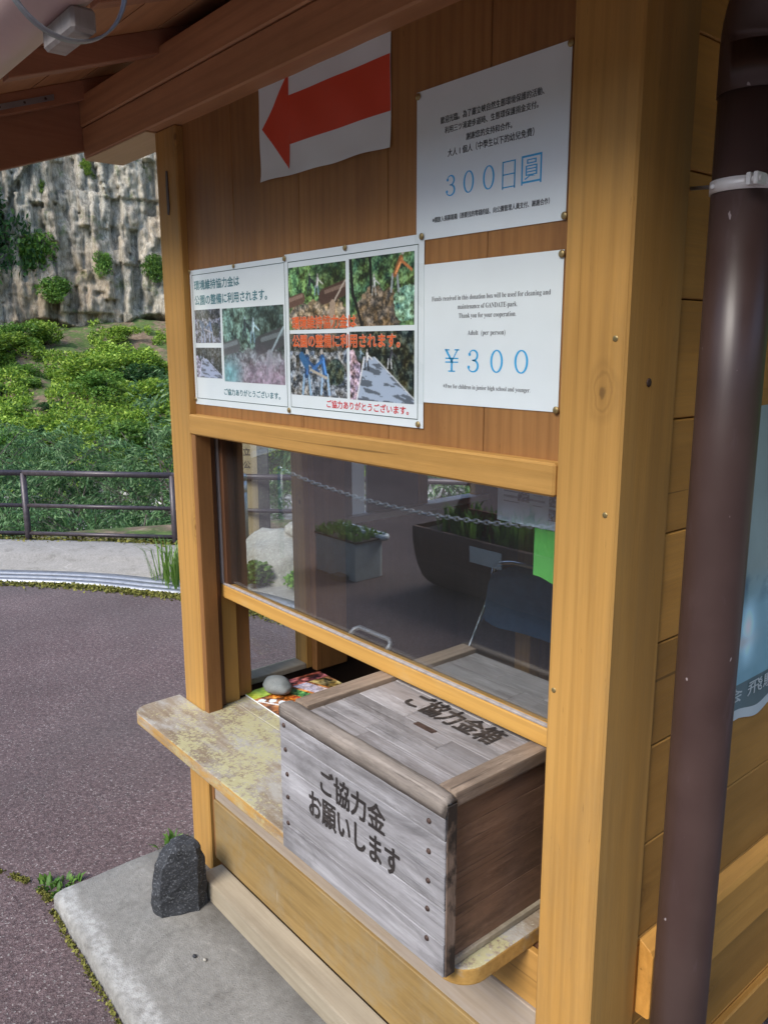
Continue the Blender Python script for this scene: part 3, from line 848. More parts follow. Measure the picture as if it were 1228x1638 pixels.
idx = np.arange(V.shape[0] * V.shape[1]).reshape(V.shape[:2])
Fq = np.stack([idx[:-1, :-1], idx[:-1, 1:], idx[1:, 1:], idx[1:, :-1]], -1).reshape(-1, 4)
tag(np_mesh('sky_blocker_hills', V.reshape(-1, 3), Fq, 'blockerhill', smooth=True), kind='structure')

# ================================================================== BOOTH
booth = thing('ticket_booth', 'yellow-brown timber ticket booth with a sliding window above a deep counter', 'ticket booth', (0, 0, 0))
XL, XR = -1.5086, 0.0            # outer faces of the front posts
PW = 0.1186
def part(mb, name, mat, parent=booth, label=None):
    o = mb.build(name, mat, parent)
    if label: o['label'] = label
    return o
BACK = 1.62
part(MB().box(-PW, 0, 0, 0.142, -0.01, 2.30, 0.004), 'corner_post', 'post')
part(MB().box(XL, -1.390, 0, 0.125, -0.01, 2.174, 0.004), 'corner_post', 'post')
part(MB().box(XL, -1.390, BACK - 0.12, BACK, -0.04, 2.3, 0.004), 'corner_post', 'post')
part(MB().box(-PW, 0, BACK - 0.12, BACK, -0.04, 2.3, 0.004), 'corner_post', 'post')
# screws and a scar in the posts
for (x, z) in ((-0.020, 1.62), (-0.022, 1.355), (-0.105, 1.04)):
    part(MB().lathe((x, 0.0, z), [(0.005, 0.0005), (0.0045, -0.0006), (0.001, -0.0003)], 'y', 10), 'screw', 'brass')
mb = MB()
mb.lathe((0.0, 0.062, 1.555), [(0.007, 0.0006), (0.004, 0.0016)], 'x', 10)
part(mb, 'plug_hole', 'rust')
part(MB().prism([(-1.449, 2.068), (-1.441, 2.066), (-1.438, 1.975), (-1.443, 1.955), (-1.451, 1.958), (-1.452, 2.03)], -0.0025, 0.004, 'y'), 'scar', 'rust')
# upper panel: three upright boards with fine joints
mb = MB()
for a, b in ((-1.39, -1.142), (-1.1405, -0.861), (-0.8595, -0.5605), (-0.5590, -0.30), (-0.2985, -PW)):
    mb.box(a, b, 0.0215, 0.056, 1.40, 2.23, 0.0012)
part(mb, 'upper_panel', 'brownz')
part(MB().box(-1.385, -PW, 0.002, 0.021, 2.2005, 2.215, 0.003), 'moulding', 'beam')
part(MB().box(-1.386, -PW, -0.004, 0.075, 1.3690, 1.4245, 0.004), 'window_head', 'rail')
part(MB().box(-1.384, -1.3615, 0.0, 0.048, 0.53, 1.3685, 0.002), 'jamb', 'jamb')
part(MB().box(-1.4415, -1.404, 0.125, 0.175, 0.54, 1.42, 0.003), 'jamb', 'jamb')
part(MB().box(-1.39, -1.378, 0.049, 0.068, 0.54, 1.368, 0.001), 'jamb', 'stile')
# sliding sash
sash = part(MB().box(-1.412, -0.10, 0.070, 0.104, 0.884, 0.922, 0.004, 2), 'sash', 'sash')
part(MB().box(-1.412, -1.372, 0.071, 0.103, 0.923, 1.42, 0.003), 'sash_stile', 'greyz', sash)
part(MB().box(-1.372, -1.354, 0.076, 0.114, 0.923, 1.42, 0.002), 'sash_stile', 'stile', sash)
part(MB().box(-1.37, -0.10, 0.0705, 0.080, 0.9225, 0.9275, 0.001), 'paint_worn_edge', MT['greyz'], sash)
part(MB().box(-1.36, -0.10, 0.088, 0.0915, 0.924, 1.42), 'glass_pane', 'glass', sash)
mb = MB(); mb.tube([(-0.805, 0.104, 0.918), (-0.803, 0.118, 0.930), (-0.790, 0.124, 0.936), (-0.68, 0.124, 0.936), (-0.667, 0.118, 0.930), (-0.665, 0.104, 0.918)], 0.006, 8)
part(mb, 'sash_handle', 'steelpaint', sash)
# counter ledge, round front corners
def rounded(x0, x1, y0, y1, r, n=8):
    P = [(x1, y1), (x0, y1)]
    for k in range(n + 1):
        a = math.pi + k * math.pi / 2 / n; P.append((x0 + r + r * math.cos(a), y0 + r + r * math.sin(a)))
    for k in range(n + 1):
        a = 1.5 * math.pi + k * math.pi / 2 / n; P.append((x1 - r + r * math.cos(a), y0 + r + r * math.sin(a)))
    return P
P = rounded(-1.545, -0.146, -0.163, 0.0, 0.055)
P = [q for q in P if q != (-0.146, 0.0) and q != (-1.545, 0.0)]
P = [(-0.146, 0.10), (-1.388, 0.10), (-1.388, -0.002), (-1.545, -0.002)] + P
part(MB().prism(P, 0.506, 0.540, 'z', 0.004, 2), 'counter_ledge', 'ledge')
part(MB().box(-1.40, -0.13, 0.101, 0.44, 0.508, 0.5385, 0.002), 'counter_shelf', 'ledge')
# below the counter
part(MB().box(-1.361, -PW - 0.0005, 0.0010, 0.020, 0.061, 0.2585, 0.0015), 'lower_panel', 'ply')
part(MB().box(-1.361, -PW - 0.0005, 0.0070, 0.022, 0.2600, 0.388, 0.0015), 'lower_board', 'greyboard')
part(MB().box(-1.361, -PW - 0.0005, 0.0120, 0.026, 0.3895, 0.505, 0.0015), 'apron', 'rail')
part(MB().box(-1.388, -0.12, 0.03, 0.06, 0.0, 0.505), 'backing_board', 'stile')
part(MB().box(-1.374, -1.3625, 0.004, 0.03, 0.06, 0.50, 0.002), 'panel_edge', 'jamb')
part(MB().box(-1.325, -PW - 0.001, -0.073, 0.0, -0.01, 0.060, 0.006, 2), 'base_sill', 'sill')
# beam under the rafters: two timbers, one on the other
part(MB().box(-1.945, 1.32, -0.030, 0.095, 2.1745, 2.263, 0.004), 'eave_beam', 'beam')
part(MB().box(-1.945, 1.32, -0.034, 0.095, 2.2645, 2.352, 0.004), 'eave_beam', 'beam')
part(MB().box(-1.943, -1.50, -0.028, 0.093, 2.1700, 2.1740, 0.001), 'beam_underside', 'rawwood')  # facing whose pale colour carries ground bounce as well as unstained wood
# roof: rafters, boards, barge board
SL = 0.343
def rafter_pts(y0, y1, zref, h, yref=-0.035):
    zb = lambda y: zref + SL * (y - yref)
    return [(y0, zb(y0)), (y1, zb(y1)), (y1, zb(y1) + h), (y0, zb(y0) + h)]
RIDGE = 0.82
for x in (-1.405, -0.865, -0.325, 0.215, 0.755, 1.295):
    part(MB().prism(rafter_pts(-0.405, RIDGE, 2.332, 0.056), x - 0.022, x + 0.022, 'x', 0.002, 1), 'rafter', 'rafter')
raf = part(MB().prism(rafter_pts(-0.47, RIDGE, 2.332, 0.056), -1.936, -1.896, 'x', 0.002, 1), 'rafter', 'rafter')
part(MB().prism(rafter_pts(-0.48, RIDGE, 2.195, 0.19), -1.985, -1.946, 'x', 0.002, 1), 'barge_board', 'rafter')
p = rafter_pts(-0.36, -0.125, 2.346, 0.016)
mb = MB(); mb.prism(p, -1.8955, -1.8925, 'x')
pl = part(mb, 'metal_plate', 'steelpaint', raf)
for y in (-0.34, -0.28, -0.21, -0.15):
    z = 2.346 + SL * (y + 0.035) + 0.008
    part(MB().lathe((-1.8925, y, z), [(0.004, 0.0), (0.003, 0.002)], 'x', 8), 'screw', 'rust', raf)
mb = MB(); mbr = MB()
zt = 2.388
nb = 9; y0 = -0.475; bw = (RIDGE - y0) / nb
for i in range(nb):
    ya, yb = y0 + i * bw + 0.0025, y0 + (i + 1) * bw - 0.0025
    mb.prism(rafter_pts(ya, yb, zt, 0.014), -2.0, 1.36, 'x')
    za = zt + SL * (ya + 0.035)
mbr.prism(rafter_pts(-0.50, RIDGE, zt + 0.0145, 0.012), -2.02, 1.38, 'x')
mbr.prism([(2 * RIDGE - y, z) for y, z in rafter_pts(-0.50, RIDGE, zt + 0.0145, 0.012)], -2.02, 1.38, 'x')
part(mb, 'roof_boards', 'deck')
part(mbr, 'roof', 'roofmetal')
part(MB().prism([(-0.505, 2.21), (-0.478, 2.222), (-0.478, 2.262), (-0.505, 2.252)], -2.01, 1.37, 'x'), 'eave_trim', 'roofmetal')
# gutter with hanger strap and wedge
GY, GZ, GR = -0.644, 2.068, 0.056
rows = []
for x in np.linspace(-2.05, 1.36, 8):
    ring = []
    for k in range(25):
        a = math.pi * (1.0 + k / 24.0)
        ring.append((x, GY + GR * math.cos(a), GZ + GR * math.sin(a)))
    for k in range(25):
        a = math.pi * (2.0 - k / 24.0)
        ring.append((x, GY + (GR - 0.003) * math.cos(a), GZ + (GR - 0.003) * math.sin(a)))
    rows.append(ring + [ring[0]])
gut = part(MB().sheet(rows), 'gutter', 'gutter')
path = []
for k in range(25):
    a = math.pi * (1.0 + k / 24.0)
    path.append((GY + 0.004 + 0.074 * math.cos(a), GZ - 0.014 + 0.078 * math.sin(a)))
def strap(x):
    rows = []
    for (y, z) in [(GY - 0.070, GZ + 0.03)] + path + [(GY + 0.075, GZ + 0.03), (GY + 0.11, GZ + 0.10), (GY + 0.155, GZ + 0.165)]:
        d = Vector((0, y - GY, z - GZ)).normalized() * 0.003
        rows.append([(x - 0.005, y, z), (x + 0.005, y, z), (x + 0.005, y + d.y, z + d.z), (x - 0.005, y + d.y, z + d.z), (x - 0.005, y, z)])
    return MB().sheet(rows)
part(strap(-0.375), 'gutter_strap', 'steelpaint', gut)
part(strap(-1.35), 'gutter_strap', 'steelpaint', gut)
part(strap(0.25), 'gutter_strap', 'steelpaint', gut)
t = MB(); t.box(-0.47, -0.365, GY + 0.005, GY + 0.036, GZ - 0.083, GZ - 0.054, 0.004)
part(t, 'wooden_wedge', 'greyz', gut)
# right wall: horizontal siding
def siding(z_lines, y0, y1, xo, th, sgn=1):
    mb = MB()
    for a, b in zip(z_lines[:-1], z_lines[1:]):
        lo, hi = min(a, b), max(a, b)
        mb.box(xo - th, xo, y0, y1, lo + 0.0012, hi - 0.0012, 0.002)
    return mb
zl = [0.0, 0.17, 0.36, 0.547, 0.737, 0.927, 1.116, 1.306, 1.494, 1.680, 1.868, 2.056, 2.244, 2.44]
part(siding(zl, 0.143, BACK - 0.121, -0.004, 0.020), 'wall', 'siding')
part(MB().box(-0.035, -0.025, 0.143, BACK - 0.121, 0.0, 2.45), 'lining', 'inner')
part(MB().prism([(-0.0035, 0.388), (0.022, 0.388), (0.026, 0.392), (0.026, 0.520), (0.020, 0.530), (-0.0035, 0.545)], 0.150, BACK, 'y', 0.001, 1), 'trim_board', 'siding')
part(MB().box(-0.0035, 0.014, 0.150, BACK, 0.06, 0.17, 0.003), 'trim_board', 'siding')
# downpipe
DX, DY, DR = 0.098, 0.118, 0.0452
pipe = part(MB().tube([(DX, DY, 0.0), (DX, DY, 0.7), (DX, DY, 1.4), (DX, DY, 1.965)], DR, 32), 'downpipe', 'pipe')
mb = MB()
el = [(DX, DY, 1.945), (DX, DY, 2.005)]
for k in range(9):
    a = k / 8 * rad(62)
    el.append((DX + 0.10 * (1 - math.cos(a)) * 0.75, DY - 0.10 * (1 - math.cos(a)) * 0.3 , 2.005 + 0.10 * math.sin(a)))
e1 = Vector(el[-1]); dd = (e1 - Vector(el[-2])).normalized()
el += [tuple(e1 + dd * 0.02)]
mb.tube(el, [DR + 0.002] * len(el), 32)
mb.tube([tuple(e1 + dd * 0.0), tuple(e1 + dd * 0.45)], DR, 32)
part(mb, 'elbow', 'pipe', pipe)
mb = MB()
mb.tube([(DX, DY, 1.8175), (DX, DY, 1.8345)], [DR + 0.0022] * 2, 32, caps=True)
mb.box(DX + 0.030, DX + 0.036, DY - 0.060, DY - 0.034, 1.818, 1.834, 0.001)
mb.box(DX + 0.040, DX + 0.046, DY - 0.060, DY - 0.034, 1.818, 1.834, 0.001)
mb.tube([(DX + 0.027, DY - 0.053, 1.826), (DX + 0.049, DY - 0.053, 1.826)], 0.004, 8)
mb.lathe((DX - 0.026, DY - 0.0395, 1.826), [(0.004, 0.0), (0.003, -0.003)], 'y', 8)
clamp = part(mb, 'pipe_clamp', 'brightzinc', pipe)
mb = MB(); mb.tube([(-0.004, 0.150, 1.842), (0.035, 0.128, 1.836), (0.055, 0.118, 1.832)], [0.0028, 0.0028, 0.0045], 8)
part(mb, 'clamp_spike', 'steelpaint', pipe)
# left wall with its two windows, back wall, floor, ceiling
def wall_x(x0, x1, mat, name):
    mb = MB()
    Y1, Y2, Y3, Y4 = 0.4305, 0.552, 0.63, 1.275
    mb.box(x0, x1, 0.126, Y1, -0.04, 0.545); mb.box(x0, x1, 0.126, Y1, 1.43, 2.45)
    mb.box(x0, x1, Y1, Y3, -0.04, 2.45)
    mb.box(x0, x1, Y3, Y4, -0.04, 1.01); mb.box(x0, x1, Y3, Y4, 1.40, 2.45)
    mb.box(x0, x1, Y4, BACK - 0.121, -0.04, 2.45)
    return part(mb, name, mat)
wall_x(-1.500, -1.486, 'siding', 'wall')
wall_x(-1.484, -1.470, 'inner', 'lining')
part(MB().box(-1.512, -1.444, 0.410, 0.470, 0.545, 1.43, 0.003), 'window_post', 'post')
part(MB().box(-1.444, -1.415, 0.430, 0.560, 0.5395, 1.43, 0.003), 'window_post', 'jamb')
part(MB().box(-1.515, -1.444, 0.126, 0.409, 0.5455, 0.566, 0.003), 'side_sill', 'sill')
part(MB().box(-1.505, -1.500, 0.13, 0.41, 0.567, 1.43), 'glass_pane', 'glassclear')
part(MB().box(-1.52, -1.452, 0.60, 1.30, 1.0105, 1.034, 0.003), 'high_sill', 'palegrey')
part(MB().box(-1.492, -1.490, 0.631, 0.700, 1.035, 1.40), 'curtain', 'curtain')
part(MB().box(-1.492, -1.482, 0.707, 0.945, 1.035, 1.40), 'blind', 'blind')
part(MB().box(-1.500, -1.470, 0.946, 0.985, 1.035, 1.40, 0.002), 'mullion', 'post')
part(MB().box(-1.500, -1.470, 1.235, 1.274, 1.035, 1.40, 0.002), 'mullion', 'post')
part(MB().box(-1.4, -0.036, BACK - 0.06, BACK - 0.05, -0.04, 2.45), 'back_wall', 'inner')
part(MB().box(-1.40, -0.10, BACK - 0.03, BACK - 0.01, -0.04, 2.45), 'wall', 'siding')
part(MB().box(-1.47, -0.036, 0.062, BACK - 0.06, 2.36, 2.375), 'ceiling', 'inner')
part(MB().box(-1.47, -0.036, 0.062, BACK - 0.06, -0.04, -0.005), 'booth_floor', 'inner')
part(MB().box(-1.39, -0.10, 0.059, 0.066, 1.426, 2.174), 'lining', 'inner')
# white pipe outside the far window
part(MB().tube([(-1.60, 1.03, -0.04), (-1.60, 1.03, 2.25)], 0.04, 20), 'outer_downpipe', 'whitepipe')

# ================================================================== NOTICES
YP = 0.0210                                  # face of the upper panel
def thumbtack(x, z, y, parent, mat='brass', r=0.0062):
    return MB().lathe((x, y, z), [(r * 0.5, 0.001), (r, 0.0), (r * 0.95, -0.0014), (r * 0.6, -0.0024), (0.0004, -0.0028)], 'y', 14).build('thumbtack', mat, parent)
PINWORLD = []
# --- arrow
arrow = thing('arrow_sign', 'white paper sign with a broad red arrow pointing left', 'sign', (-0.80, YP, 2.09))
def pwave(x, z):
    u = (x + 1.028) / 0.461
    return -0.0016 - 0.0022 * math.sin(u * 9.0) * max(0.0, (2.10 - z) / 0.12) ** 1.5 - 0.0035 * (u < 0.12) * (0.12 - u) / 0.12 - 0.0008 * math.sin(u * 17 + z * 40) - 0.004 * max(0, (2.0 - z) / 0.02) * abs(math.sin(u * 5 + 1))
NXA, NZA = 60, 16
def lowedge(x): return 1.982 + 0.0016 * math.sin((x + 1.03) * 38)
def topedge(x): return 2.203 + 0.0012 * math.sin((x + 1.03) * 47 + 1)
g = []
for i in range(NXA + 1):
    x = -1.028 + 0.461 * i / NXA
    row = []
    for j in range(NZA + 1):
        z = lowedge(x) + (topedge(x) - lowedge(x)) * j / NZA
        row.append((x, YP + pwave(x, z), z))
    g.append(row)
MB().sheet(g).build('paper', 'paper', arrow)
def arrow_z(x):
    if x < -0.910:
        u = (x + 1.017) / 0.107
        return 2.095 - 0.101 * u, 2.095 + 0.099 * u
    return 2.046, 2.1455
g = []
xs = list(np.linspace(-1.017, -0.9101, 20)) + list(np.linspace(-0.9099, -0.568, 46))
for x in xs:
    lo, hi = arrow_z(x)
    g.append([(x, YP + pwave(x, lo + (hi - lo) * j / 12) - 0.0006, lo + (hi - lo) * j / 12) for j in range(13)])
MB().sheet(g).build('red_arrow', 'red', arrow)

def sheet_sign(name, label, cat, x0, x1, z0, z1, tilt=0.0, yb=YP, margin=0.004, group=None):
    t = thing(name, label, cat, ((x0 + x1) / 2, yb, (z0 + z1) / 2), group)
    MB().box(x0 + margin, x1 - margin, yb - 0.0012, yb - 0.0002, z0 + margin, z1 - margin).build('paper', 'paper', t)
    g = [[(x0 + (x1 - x0) * i / 12, yb - 0.0024 - 0.0012 * math.sin(i * 1.1) * (j == 0) - 0.0006 * math.sin(i * 0.8 + j), z0 + (z1 - z0) * j / 8) for j in range(9)] for i in range(13)]
    MB().sheet(g).build('film', 'film', t)
    return t
# --- Chinese price sheet
s2 = sheet_sign('price_notice', 'laminated white notice in Chinese with 300日圓 in large blue characters', 'notice', -0.498, -0.1435, 1.799, 2.065)
yt = YP - 0.0015
ftext('歓迎光臨。為了巌立峡自然生態環境保護的活動、', -0.431, -0.198, 1.9955, 2.0075, yt, 'greyink', s2, 0.007)
ftext('利用三ツ滝遊歩道時、生態環保護捐金支付。', -0.420, -0.209, 1.978, 1.9895, yt, 'greyink', s2, 0.007)
ftext('謝謝您的支持和合作。', -0.367, -0.263, 1.958, 1.9695, yt, 'greyink', s2, 0.007)
ftext('大人 1 個人（中學生以下的幼兒免費）', -0.412, -0.216, 1.938, 1.951, yt, 'greyink', s2, 0.007)
ftext('※請放入捐募箱箱（想要找的零錢的話、向公園管理人員支付、謝謝合作）', -0.450, -0.180, 1.8305, 1.8405, yt, 'greyink', s2, 0.012)
def digit_strokes(ch, x, z, wd, h, st, y, mb):
    """thin book-face digits drawn as flat strokes"""
    def ring(pts, ws):
        L = len(pts); rows = []
        for i, (p, ww) in enumerate(zip(pts, ws)):
            a, b = pts[max(i - 1, 0)], pts[min(i + 1, L - 1)]
            t = Vector((b[0] - a[0], b[1] - a[1])).normalized(); nrm = Vector((-t.y, t.x))
            rows.append([(p[0] + nrm.x * ww / 2, y, p[1] + nrm.y * ww / 2), (p[0] - nrm.x * ww / 2, y, p[1] - nrm.y * ww / 2)])
        mb.sheet(rows)
    if ch == '0':
        pts = [(x + wd / 2 + (wd / 2 - st / 2) * math.cos(2 * math.pi * k / 40), z + h / 2 + (h / 2 - st * 0.3) * math.sin(2 * math.pi * k / 40)) for k in range(41)]
        ws = [st * (0.5 + 0.62 * abs(math.cos(2 * math.pi * k / 40))) for k in range(41)]
        ring(pts, ws)
    elif ch == '3':
        up = [(x + wd * (0.46 + 0.40 * math.cos(a)), z + h * (0.745 + 0.225 * math.sin(a))) for a in np.linspace(rad(165), rad(-100), 22)]
        dn = [(x + wd * (0.44 + 0.48 * math.cos(a)), z + h * (0.275 + 0.255 * math.sin(a))) for a in np.linspace(rad(100), rad(-165), 24)]
        ring(up, [st * (0.55 + 0.55 * max(0, math.cos(a))) for a in np.linspace(rad(165), rad(-100), 22)])
        ring(dn, [st * (0.55 + 0.6 * max(0, math.cos(a))) for a in np.linspace(rad(100), rad(-165), 24)])
        for (cx, cz) in ((x + wd * 0.11, z + h * 0.79), (x + wd * 0.04, z + h * 0.22)):
            mb.sheet([[(cx + st * 0.75 * math.cos(a) * q, y - 0.0001, cz + st * 0.75 * math.sin(a) * q) for a in np.linspace(0, 2 * math.pi, 13)] for q in (0.01, 1.0)])
    elif ch == '¥':
        ring([(x + wd * 0.08, z + h), (x + wd * 0.5, z + h * 0.48)], [st * 1.15] * 2)
        ring([(x + wd * 0.90, z + h), (x + wd * 0.5, z + h * 0.48)], [st * 0.6] * 2)
        ring([(x + wd * 0.5, z + h * 0.5), (x + wd * 0.5, z + h * 0.02)], [st * 1.15] * 2)
        for (a, b, q) in ((0.0, 0.33, 0.985), (0.68, 1.0, 0.985), (0.26, 0.74, 0.015), (0.05, 0.95, 0.60), (0.05, 0.95, 0.43)):
            ring([(x + wd * a, z + h * q), (x + wd * b, z + h * q)], [st * 0.55] * 2)
mb = MB()
for ch, x0, x1, z0, z1 in (('3', -0.414, -0.3925, 1.872, 1.907), ('0', -0.372, -0.347, 1.871, 1.908), ('0', -0.3255, -0.2995, 1.870, 1.909)):
    digit_strokes(ch, x0, z0, x1 - x0, z1 - z0, 0.0036, yt, mb)
mb.build('lettering', 'blueink', s2)
def bars(L, y, mat, parent):
    mb = MB()
    for (x0, z0, x1, z1) in L: mb.sheet([[(x0, y, z0), (x0, y, z1)], [(x1, y, z0), (x1, y, z1)]])
    return mb.build('lettering', mat, parent)
a, b, c, d = -0.282, -0.253, 1.867, 1.909; s = 0.0028
bars([(a, c - 0.002, a + s, d), (b - s, c - 0.002, b, d), (a, d - s * 0.7, b, d), (a, (c + d) / 2 - 0.001, b, (c + d) / 2 + 0.001), (a, c, b, c + s * 0.7)], yt, 'blueink', s2)
a, b, c, d = -0.2405, -0.198, 1.866, 1.911
ftext('圓', a, b, c, d, yt, 'blueink', s2, -0.004)
for x, z in ((-0.489, 2.053), (-0.1485, 2.056), (-0.1485, 1.809)): thumbtack(x, z, YP - 0.003, s2)
# --- English price sheet
s3 = sheet_sign('price_notice', 'laminated white notice in English with ¥300 in large blue figures', 'notice', -0.505, -0.1435, 1.4985, 1.7625)
ftext(serif('Funds received in this donation box will be used for cleaning and'), -0.450, -0.171, 1.6885, 1.6995, yt, 'greyink', s3, -0.004)
ftext(serif('maintenance of GANDATE-park.'), -0.382, -0.241, 1.6725, 1.6835, yt, 'greyink', s3, -0.004)
ftext(serif('Thank you for your cooperation.'), -0.379, -0.243, 1.6565, 1.6675, yt, 'greyink', s3, -0.004)
ftext(serif('Adult  (per person)'), -0.356, -0.266, 1.626, 1.637, yt, 'greyink', s3, -0.004)
ftext('※' + serif('Free for children in junior high school and younger.'), -0.417, -0.207, 1.530, 1.540, yt, 'greyink', s3, -0.004)
mb = MB()
for ch, x0, x1 in (('¥', -0.414, -0.3765), ('3', -0.3525, -0.327), ('0', -0.299, -0.270), ('0', -0.2435, -0.2135)):
    digit_strokes(ch, x0, 1.563, x1 - x0, 0.040, 0.0042, yt, mb)
mb.build('lettering', 'blueink', s3)
for x, z in ((-0.1505, 1.752), (-0.1500, 1.506)): thumbtack(x, z, YP - 0.003, s3)

NOTICE_ROOTS = lambda: [o for o in COL.objects if o.type == 'EMPTY' and o.get('category') in ('sign', 'notice', 'poster')]
# ------------------------------------------------------------------ painted prints (photographs on the posters)
RG = np.random.default_rng(7)
def canvas(h, w, base, amp=0.25, sc=14, seed=0, asp=1.0):
    y, x = np.meshgrid(np.arange(h) / h, np.arange(w) / h, indexing='ij')
    n = fbm(x * sc, y * sc * asp, seed, 4); m = vnoise(x * sc * 4, y * sc * 4 * asp, seed + 5)
    v = (n - 0.5) * 2 * amp + (m - 0.5) * amp
    b = np.array(base); q = np.clip(0.5 + v[..., None] * 1.3, 0, 1)
    lo_, hi_ = b * 0.30, np.clip(b * 1.45 + 0.16, 0, 1)
    c = np.where(q < 0.5, lo_ + (b - lo_) * q * 2, b + (hi_ - b) * (q - 0.5) * 2)
    hue = (fbm(x * sc * 0.6, y * sc * 0.6, seed + 70, 3) - 0.5)[..., None] * np.array([0.22, 0.05, -0.20])
    return np.clip(c + hue, 0, 1)
def mesh_xy(img):
    h, w = img.shape[:2]
    return np.meshgrid((np.arange(w) + 0.5) / w, (np.arange(h) + 0.5) / h)
def seg(img, a, b, r, col, r2=None):
    h, w = img.shape[:2]; x, y = mesh_xy(img); asp = w / h
    ax, ay, bx, by = a[0] * asp, a[1], b[0] * asp, b[1]; px, py = x * asp, y
    t = np.clip(((px - ax) * (bx - ax) + (py - ay) * (by - ay)) / ((bx - ax) ** 2 + (by - ay) ** 2 + 1e-9), 0, 1)
    d = np.hypot(px - ax - t * (bx - ax), py - ay - t * (by - ay))
    rr = r + ((r2 if r2 is not None else r) - r) * t
    img[d < rr] = np.array(col) * (0.85 + 0.3 * RG.random(((d < rr).sum(), 1)))
def blob(img, cx, cy, rx, ry, colfn, seed=0, rough=0.5):
    x, y = mesh_xy(img)
    q = ((x - cx) / rx) ** 2 + ((y - cy) / ry) ** 2 + rough * (fbm(x * 9, y * 9, seed) - 0.5) * 2
    m = q < 1
    img[m] = colfn[m] if isinstance(colfn, np.ndarray) else np.array(colfn)
def worker(img, x, y, s, top, legs, lean=0.0, head=(0.85, 0.8, 0.75)):
    seg(img, (x - 0.10 * s, y), (x - 0.06 * s, y - 0.42 * s), 0.042 * s, legs)
    seg(img, (x + 0.10 * s, y), (x + 0.06 * s, y - 0.42 * s), 0.042 * s, legs)
    sx = x + lean * s
    seg(img, (x, y - 0.42 * s), (sx, y - 0.80 * s), 0.075 * s, tuple(v * 0.75 for v in top), 0.09 * s)
    seg(img, (x + 0.015, y - 0.46 * s), (sx + 0.012, y - 0.78 * s), 0.04 * s, tuple(min(1, v * 1.25 + 0.05) for v in top))
    seg(img, (sx, y - 0.76 * s), (sx + 0.28 * s * (1 if lean >= 0 else -1), y - 0.50 * s), 0.04 * s, top)
    seg(img, (sx + lean * 0.3 * s, y - 0.95 * s), (sx + lean * 0.3 * s, y - 0.94 * s), 0.058 * s, tuple(v * 0.85 for v in head))
def ph_logs(h, w, faded=False):
    img = canvas(h, w, (0.24, 0.36, 0.16), 0.55, 9, 3)
    blob(img, 0.15, 0.25, 0.5, 0.4, canvas(h, w, (0.30, 0.50, 0.22), 0.6, 12, 4), 1)
    blob(img, 0.85, 0.2, 0.4, 0.35, canvas(h, w, (0.18, 0.30, 0.12), 0.6, 12, 6), 2)
    blob(img, 0.55, 0.85, 0.6, 0.3, canvas(h, w, (0.50, 0.42, 0.30), 0.5, 16, 8), 3)
    seg(img, (0.0, 0.56), (0.24, 0.50), 0.09, (0.42, 0.27, 0.20)); seg(img, (0.0, 0.52), (0.24, 0.46), 0.03, (0.58, 0.44, 0.36))
    seg(img, (0.62, 0.50), (0.95, 0.40), 0.12, (0.32, 0.20, 0.15)); seg(img, (0.66, 0.43), (0.98, 0.35), 0.03, (0.52, 0.40, 0.32))
    seg(img, (0.70, 0.75), (0.99, 0.28), 0.018, (0.72, 0.66, 0.58)); seg(img, (0.78, 0.62), (0.74, 0.98), 0.07, (0.66, 0.55, 0.44))
    worker(img, 0.38, 0.42, 0.30, (0.15, 0.16, 0.2), (0.2, 0.22, 0.26), 0.03)
    worker(img, 0.51, 0.46, 0.32, (0.80, 0.80, 0.78), (0.45, 0.60, 0.72), 0.05)
    return img
def ph_path(h, w):
    img = canvas(h, w, (0.26, 0.42, 0.20), 0.6, 11, 13)
    blob(img, 0.45, 0.85, 0.36, 0.42, canvas(h, w, (0.42, 0.34, 0.24), 0.5, 18, 18), 4)
    blob(img, 0.9, 0.7, 0.2, 0.25, canvas(h, w, (0.42, 0.66, 0.50), 0.5, 16, 19), 5)
    seg(img, (0.02, 0.0), (0.06, 0.55), 0.035, (0.10, 0.09, 0.07)); seg(img, (0.06, 0.5), (0.2, 0.98), 0.03, (0.10, 0.09, 0.07))
    seg(img, (0.34, 0.0), (0.36, 0.5), 0.03, (0.09, 0.09, 0.06))
    worker(img, 0.40, 0.55, 0.30, (0.75, 0.76, 0.76), (0.62, 0.62, 0.60), 0.0)
    worker(img, 0.72, 0.52, 0.55, (0.85, 0.45, 0.18), (0.55, 0.60, 0.62), 0.16)
    return img
def ph_dig(h, w):
    img = canvas(h, w, (0.40, 0.42, 0.44), 0.7, 16, 23)
    blob(img, 0.8, 0.6, 0.16, 0.2, canvas(h, w, (0.20, 0.25, 0.18), 0.6, 20, 25), 3)
    blob(img, 0.5, 0.05, 0.8, 0.25, canvas(h, w, (0.24, 0.24, 0.22), 0.6, 14, 27), 5)
    worker(img, 0.30, 0.97, 0.72, (0.12, 0.30, 0.55), (0.50, 0.66, 0.80), 0.02)
    seg(img, (0.22, 0.36), (0.30, 0.5), 0.07, (0.14, 0.38, 0.62))
    worker(img, 0.63, 0.95, 0.70, (0.16, 0.42, 0.74), (0.55, 0.70, 0.84), -0.06)
    seg(img, (0.38, 0.58), (0.66, 0.70), 0.022, (0.72, 0.66, 0.56))
    return img
